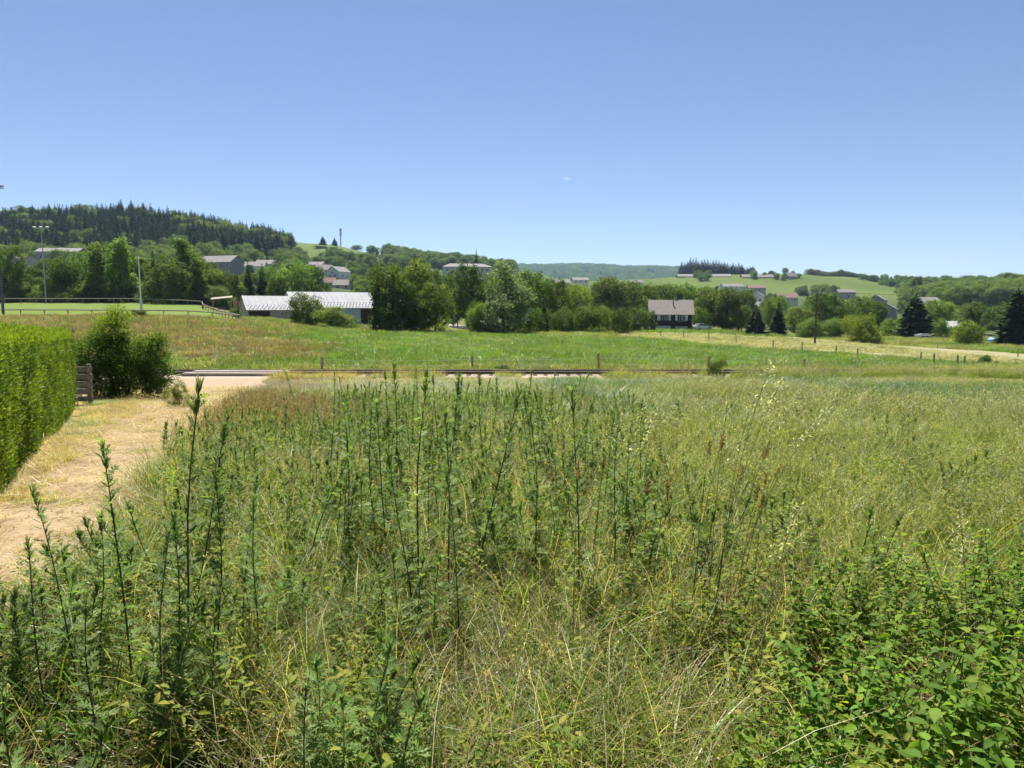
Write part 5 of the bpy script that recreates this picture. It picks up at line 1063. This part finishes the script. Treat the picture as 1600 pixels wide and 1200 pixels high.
# ------------------------------------------------------------------ hedge, bush, weeds as single things
def hedge():
    a = np.array((-3.3, 3.6)); b = np.array((-12.3, 20.0)); L = np.linalg.norm(b-a); t = (b-a)/L; nrm = np.array((-t[1], t[0]))    # nrm points away from the path
    if nrm[0] > 0: nrm = -nrm
    Wd = 2.6
    o = empty('clipped_hedge', (a[0], a[1], float(gz(*a)))); tag(o, 'tall clipped green hedge along the left side of the path', 'hedge'); O = np.array(o.location)
    def top(y): return EYE + np.interp(y, [3,8,20], [-.05,-.17,-.62])
    def surf(s, w, zf, inset=0.0):
        """s along, w 0..1 perimeter of the section (face, top, back)"""
        p = a + t*np.clip(s,0,L)[:,None]; g = gz(p[:,0], p[:,1]); H = top(p[:,1])-g
        rr = .45; side = np.clip(w*3,0,1); tp = np.clip(w*3-1,0,1); bk = np.clip(w*3-2,0,1)
        off = np.where(w < 1/3, .10*(1-side), np.where(w < 2/3, Wd*tp, Wd)); hh = np.where(w < 1/3, side*H, np.where(w < 2/3, H, H*(1-bk)))
        rd = np.maximum(0, hh-(H-rr))/rr; rnd = rr*(1-np.sqrt(np.maximum(0,1-rd**2)))
        off = np.where(w < 1/3, off+rnd*.55, off)
        edge = np.minimum(off, Wd-off); hh = np.where((w >= 1/3) & (w < 2/3), H-.16*np.exp(-edge/.22), hh)
        bump = (vnoise(s*1.0, w*9, .45, 61)-.5)*.05 + (vnoise(s, w*9, 1.6, 62)-.5)*.09
        n = np.zeros((len(s),3)); n[:, :2] = np.where((w < 1/3)[:,None], -nrm, np.where((w < 2/3)[:,None], 0*nrm, nrm)); n[:,2] = np.where(w < 1/3, .1+rd*1.2, np.where(w < 2/3, 1.0, .1)); n = unit(n)
        e = np.clip((s-(L-.5))/.5,0,1); n[:, :2] += t*e[:,None]*.9; n = unit(n)
        P = np.stack([p[:,0]+nrm[0]*off, p[:,1]+nrm[1]*off, g+hh], -1) + n*(bump-inset)[:,None]
        return P, n
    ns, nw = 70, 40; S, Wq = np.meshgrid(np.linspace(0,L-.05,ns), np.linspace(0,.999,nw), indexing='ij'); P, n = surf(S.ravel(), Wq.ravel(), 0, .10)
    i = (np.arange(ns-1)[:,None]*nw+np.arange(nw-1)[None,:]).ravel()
    link('inner_core', mesh_np('inner_core', P-O, np.stack([i,i+1,i+nw+1,i+nw],1), np.broadcast_to((.022,.034,.012),(len(P),3)), True), M['hedge'], o)  # closed dark green core surface just inside the sprays
    q = Q(); r = mkrng(77); m = 125000; s = L*np.sqrt(r.random(m))*0+L*(r.random(m)**.85); w = np.where(r.random(m) < .62, r.random(m)/3, np.where(r.random(m) < .85, 1/3+r.random(m)/3, 2/3+r.random(m)/3))
    P, n = surf(s, w, 0, 0); P = P + n*(r.normal(-.015,.018,m)+.07*(r.random(m) < .012))[:,None]
    D = unit(n*.55+np.array([0,0,.75])+r.normal(0,.45,(m,3))); Nn = unit(n+r.normal(0,.7,(m,3)))
    fresh_and_sunlit = sstep(.2,.75, vnoise(s,w*10,.35,63)*.5 + r.random(m)*.35 + .45*(n[:,2] > .5))  # new shoots at random, plus sunlight painted in on upward faces
    c = mixc(np.broadcast_to((.065,.12,.016),(m,3)), (.23,.31,.03), fresh_and_sunlit)*r.uniform(.75,1.25,(m,1))
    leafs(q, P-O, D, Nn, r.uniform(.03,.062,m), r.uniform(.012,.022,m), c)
    # end face
    m = 7000; off = Wd*r.random(m); pe = b + nrm*off[:,None]; g = gz(pe[:,0],pe[:,1]); H = top(np.full(m,20.0))-g; hh = H*r.random(m)**.9; P = np.stack([pe[:,0],pe[:,1],g+hh],-1)+np.array([*t,0])*r.normal(0,.05,m)[:,None]
    leafs(q, P-O, unit(np.array([t[0]*.5,t[1]*.5,.75])+r.normal(0,.45,(m,3))), unit(np.array([*t,.0])+r.normal(0,.7,(m,3))), r.uniform(.05,.10,m), .026, np.array((.06,.11,.018))*r.uniform(.7,1.3,(m,1)))
    link('foliage', q.mesh('hedge_foliage'), M['hedge'], o)
hedge()

def big_bush():
    x, y, z = onground(186, 25.0); o = empty('garden_bush', (x, y, z)); tag(o, 'large dark bush with a bright leafy top at the end of the hedge', 'bush')
    r = mkrng(88); q = Q()
    lob = np.array([(-.25,0,2.35,.62),(-.05,.1,2.85,.36),(-.9,.1,1.65,.75),(.2,-.1,1.5,.85),(.95,0,1.45,.70),(1.15,.1,.85,.62),(-.5,-.1,.8,.8),(.45,-.2,.75,.8),(-1.15,0,.9,.55),(1.3,.1,1.95,.28)])
    n = 800; li = r.choice(len(lob), n, p=lob[:,3]**2/np.sum(lob[:,3]**2)); dr = rdir(r,n); c = lob[li,:3]+dr*(lob[li,3]*r.uniform(.45,1.12,n))[:,None]; per = 46
    P = (c[:,None,:]+r.normal(0,1,(n,per,3))*.10).reshape(-1,3); m = len(P); P[:,2] = np.maximum(P[:,2],.06); O2 = np.repeat(dr,per,0)
    D = unit(O2*.5+r.normal(0,.5,(m,3))+np.array([0,0,.1])); cc = np.array([(.075,.135,.024),(.10,.165,.03),(.065,.12,.024)])[r.integers(0,3,m)]*r.uniform(.7,1.3,(m,1))
    fr = sstep(2.0,2.6,P[:,2]+r.normal(0,.25,m)); cc = mixc(cc, (.20,.27,.04), fr)  # sunlit top painted in: leaf colour pales with height
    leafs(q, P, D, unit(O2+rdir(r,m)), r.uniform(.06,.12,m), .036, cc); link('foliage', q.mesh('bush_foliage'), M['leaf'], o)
    b = B()
    for k in range(9):
        a = k*2.4; b.tube([(math.cos(a)*.12,math.sin(a)*.12,-.1),(math.cos(a)*.4,math.sin(a)*.3,.9),(math.cos(a)*.8,math.sin(a)*.5,1.8)], [.035,.025,.008], 5)
    b.build('stem', M['bark'], o)
big_bush()
tree(276, 20.5, 596, 34, 'fine_bush1', (1.4,1.3,.9), 'small feathery yellow green shrub at the left edge of the path', name='small_shrub', group=BELT, cat='shrub')

# tall mugwort stalks: each one a plant with stem and leaves
MV = []
for k in range(14):
    r = mkrng(700+k); H = 1.3; q, cl = mug(r, H, 40+3*(k%8), k != 9, (.05,.18,.28,.4)[k%4], (.03,.07,.11)[k%3])
    lm = q.mesh('mugwort_leaves'); lm.materials.append(M['weed']); sm = B().tube([tuple(c) for c in cl], list(np.linspace(.0058,.0022,9)), 6).mesh('mugwort_stem'); sm.materials.append(M['stem']); MV.append((lm, sm, H))
def mugwort(u, top_v, d, k, label, lean=0.0, group='tall mugwort stalks'):
    bx, by, bz = onground(u, d); tip = at(u, top_v, d)[2]; h = tip-bz
    if h < .35: return
    o = empty('mugwort_plant', (bx-lean*h, by, bz), random.uniform(0,6.28)); s = h/1.3
    o.rotation_euler = (0, math.atan(lean), 0)
    o.scale = (max(s,.8),)*2+(s,); tag(o, label, 'weed', group)
    st = link('stem', MV[k][1], None, o); lv = link('leaves', MV[k][0], None, o); a = random.uniform(0, 6.28); st.rotation_euler = lv.rotation_euler = (0, 0, a)
hero = [(306,602,3.15,0,'tallest mugwort stalk in the lower left, rising in front of the straw path',.10),
 (182,690,3.1,1,'tall mugwort stalk left of the tallest one, against the path',.02),(92,768,3.0,2,'mugwort stalk with open leaves against the straw near the left edge',.02),(20,845,2.8,3,'mugwort stalk at the left edge of the picture',-.03),
 (128,812,3.3,4,'short mugwort tip between two taller stalks on the left',.0),(292,655,3.3,5,'mugwort stalk just left of the tallest one',.04),(333,735,3.2,6,'mugwort stalk just right of the tallest one',.04),
 (398,760,3.3,7,'mugwort stalk with grey tip right of the tallest group on the left',.06),(372,742,3.6,1,'slim mugwort stalk behind the grey tipped one',.05),(235,850,2.7,2,'leafy low mugwort stalk in the lower left foreground',.05),
 (455,1075,2.2,3,'mugwort tip with pale leaves near the bottom edge',.03),(105,930,2.5,4,'low mugwort stalk in the bottom left corner',.0),(262,800,3.0,6,'short dark mugwort stalk below the tallest one',.02),
 (664,582,4.3,0,'tallest mugwort stalk in the middle with nodding silvery tip',.06),(700,640,4.2,3,'straight dark mugwort stalk right of the nodding one',.0),(770,606,4.6,5,'mugwort stalk leaning right between the middle and the dock heads',.07),
 (918,612,4.2,1,'lone tall mugwort stalk right of the middle',.03),(852,618,5.2,2,'mugwort stalk left of the lone tall one',.03),(968,650,4.6,4,'mugwort stalk right of the lone tall one',.02),
 (617,568,6.6,6,'slim mugwort stalk reaching above the railway line',.02),(692,592,5.2,7,'mugwort stalk with silvery leaves beside the nodding one',.0),(601,628,5.0,1,'mugwort stalk left of the nodding one',.02),(735,745,3.6,2,'lower mugwort stalk in front of the middle group',.08),(640,700,4.0,5,'thin mugwort stalk below the nodding one',.02)]
for a in hero: mugwort(*a)
def mlabel(u, d, h, ln):
    return f"{'tall' if h > 1.12 else 'short' if h < .9 else 'slender'} mugwort stalk {'in the front of' if d < 7 else 'in the middle of' if d < 10 else 'at the back of'} the group, {'by the path side' if u < 560 else 'left of the nodding stalk' if u < 655 else 'right of the nodding stalk' if u < 780 else 'towards the lone tall stalk'}, {'leaning left' if ln < -.015 else 'leaning right' if ln > .06 else 'upright'}"
r = mkrng(801); cnt = 0
for _ in range(400):
    if cnt >= 85: break
    d = r.uniform(4.6, 13); u = r.normal(680, 150)
    if u < 440+max(0,(7-d))*25 or u > 1010: continue
    bx, by, bz = onground(u, d); h = r.uniform(.75,1.3)
    if bx < xr(by)+.5: continue
    ln = r.normal(.02,.07); top = 600+F*math.tan(math.atan((EYE-bz-h)/d)-PITCH)
    mugwort(u, top, d, int(r.integers(0,14)), mlabel(u, d, h, ln), ln); cnt += 1

# dock-like brown seed heads and pale oat heads
def seed_grass(u, v, d, kind, label, lean):
    bx, by, bz = onground(u, d); h = at(u, v, d)[2]-bz; r = mkrng(int(u*7+v)); o = empty('seed_grass', (bx-lean*h*.8, by, bz)); tag(o, label, 'grass', 'tall seed heads')
    tl_ = np.linspace(0,1,8); cl = np.stack([lean*h*tl_**2.2*1.0, 0*tl_, h*(tl_-.06*lean*tl_**3)], -1); B().tube([tuple(c) for c in cl], list(np.linspace(.0022,.0012,8)), 5).build('stem', M['green_stem'], o)
    q = Q(); dirv = unit(cl[-1]-cl[-2])
    if kind == 'brown':
        n = 90; t = r.random(n)**.8*.085; P = cl[-1]-dirv*t[:,None]+r.normal(0,.0065,(n,3)); leafs(q, P, dirv+r.normal(0,.45,(n,3)), rdir(r,n), r.uniform(.010,.018,n), .0075, np.array([(.25,.17,.085),(.32,.23,.12),(.19,.13,.06)])[r.integers(0,3,n)])
    else:
        n = 70; t = r.random(n)*.28; sp = r.normal(0,1,(n,3))*(.010+.12*t)[:,None]*np.array([.8,.5,.35]); P = cl[-1]-dirv*t[:,None]+sp; leafs(q, P, dirv*.6+r.normal(0,.4,(n,3))-np.array([0,0,.25]), rdir(r,n), r.uniform(.015,.025,n), .0065, np.array([(.60,.58,.50),(.50,.47,.38),(.42,.40,.28)])[r.integers(0,3,n)])
        m = 16; t = np.linspace(.03,.27,m); A = cl[-1]-dirv*t[:,None]; Dd = np.stack([r.normal(0,1,m), r.normal(0,.6,m), .5+0*t], -1); leafs(q, A, Dd, rdir(r,m), .05+.25*t, .0016, np.array((.4,.38,.22)))
    link('seed_head', q.mesh('seed_head'), M['grass'], o)
for i, (u, v, ln) in enumerate(((1110,684,.05),(1127,676,.12),(1196,690,.18),(1216,722,.2),(1048,740,.1),(1050,755,-.05),(1013,748,.1),(1160,726,.12),(1196,770,.12),(943,714,.05),(905,720,.02),(1203,735,.05),(1188,757,.1))):
    seed_grass(u, v, 3.5+.12*(i%5), 'brown', 'brown cocksfoot seed head above the grass right of centre', ln)
for i, (u, v, d, ln) in enumerate(((1192,560,3.6,.15),(1228,606,3.7,.3),(1272,626,3.7,.35),(1136,628,3.8,.05),(1165,640,3.6,.1),(985,632,4.2,.3),(955,640,4.3,.35),(1040,610,4.2,.35),(1250,780,3.0,.15),(1520,790,3.4,-.1),(1010,640,4.0,.2),(1205,585,3.5,.2))):
    seed_grass(u, v, d, 'oat', ['tallest pale oat grass head reaching over the railway', 'pale nodding oat grass head above the meadow right of centre'][i > 0], ln)

# ------------------------------------------------------------------ air
hzb = B().box(-9500, 9500, -40, 8990, -9, 300).mesh('haze')
m, t, out = nt('haze_air'); pv = t.nodes.new('ShaderNodeVolumePrincipled'); pv.inputs['Color'].default_value = (.50,.72,1.0,1); pv.inputs['Density'].default_value = 8e-05; pv.inputs['Anisotropy'].default_value = .25
t.links.new(pv.outputs[0], out.inputs['Volume'])
tag(link('haze', hzb, m), 'thin summer haze over the valley', 'haze', kind='stuff')
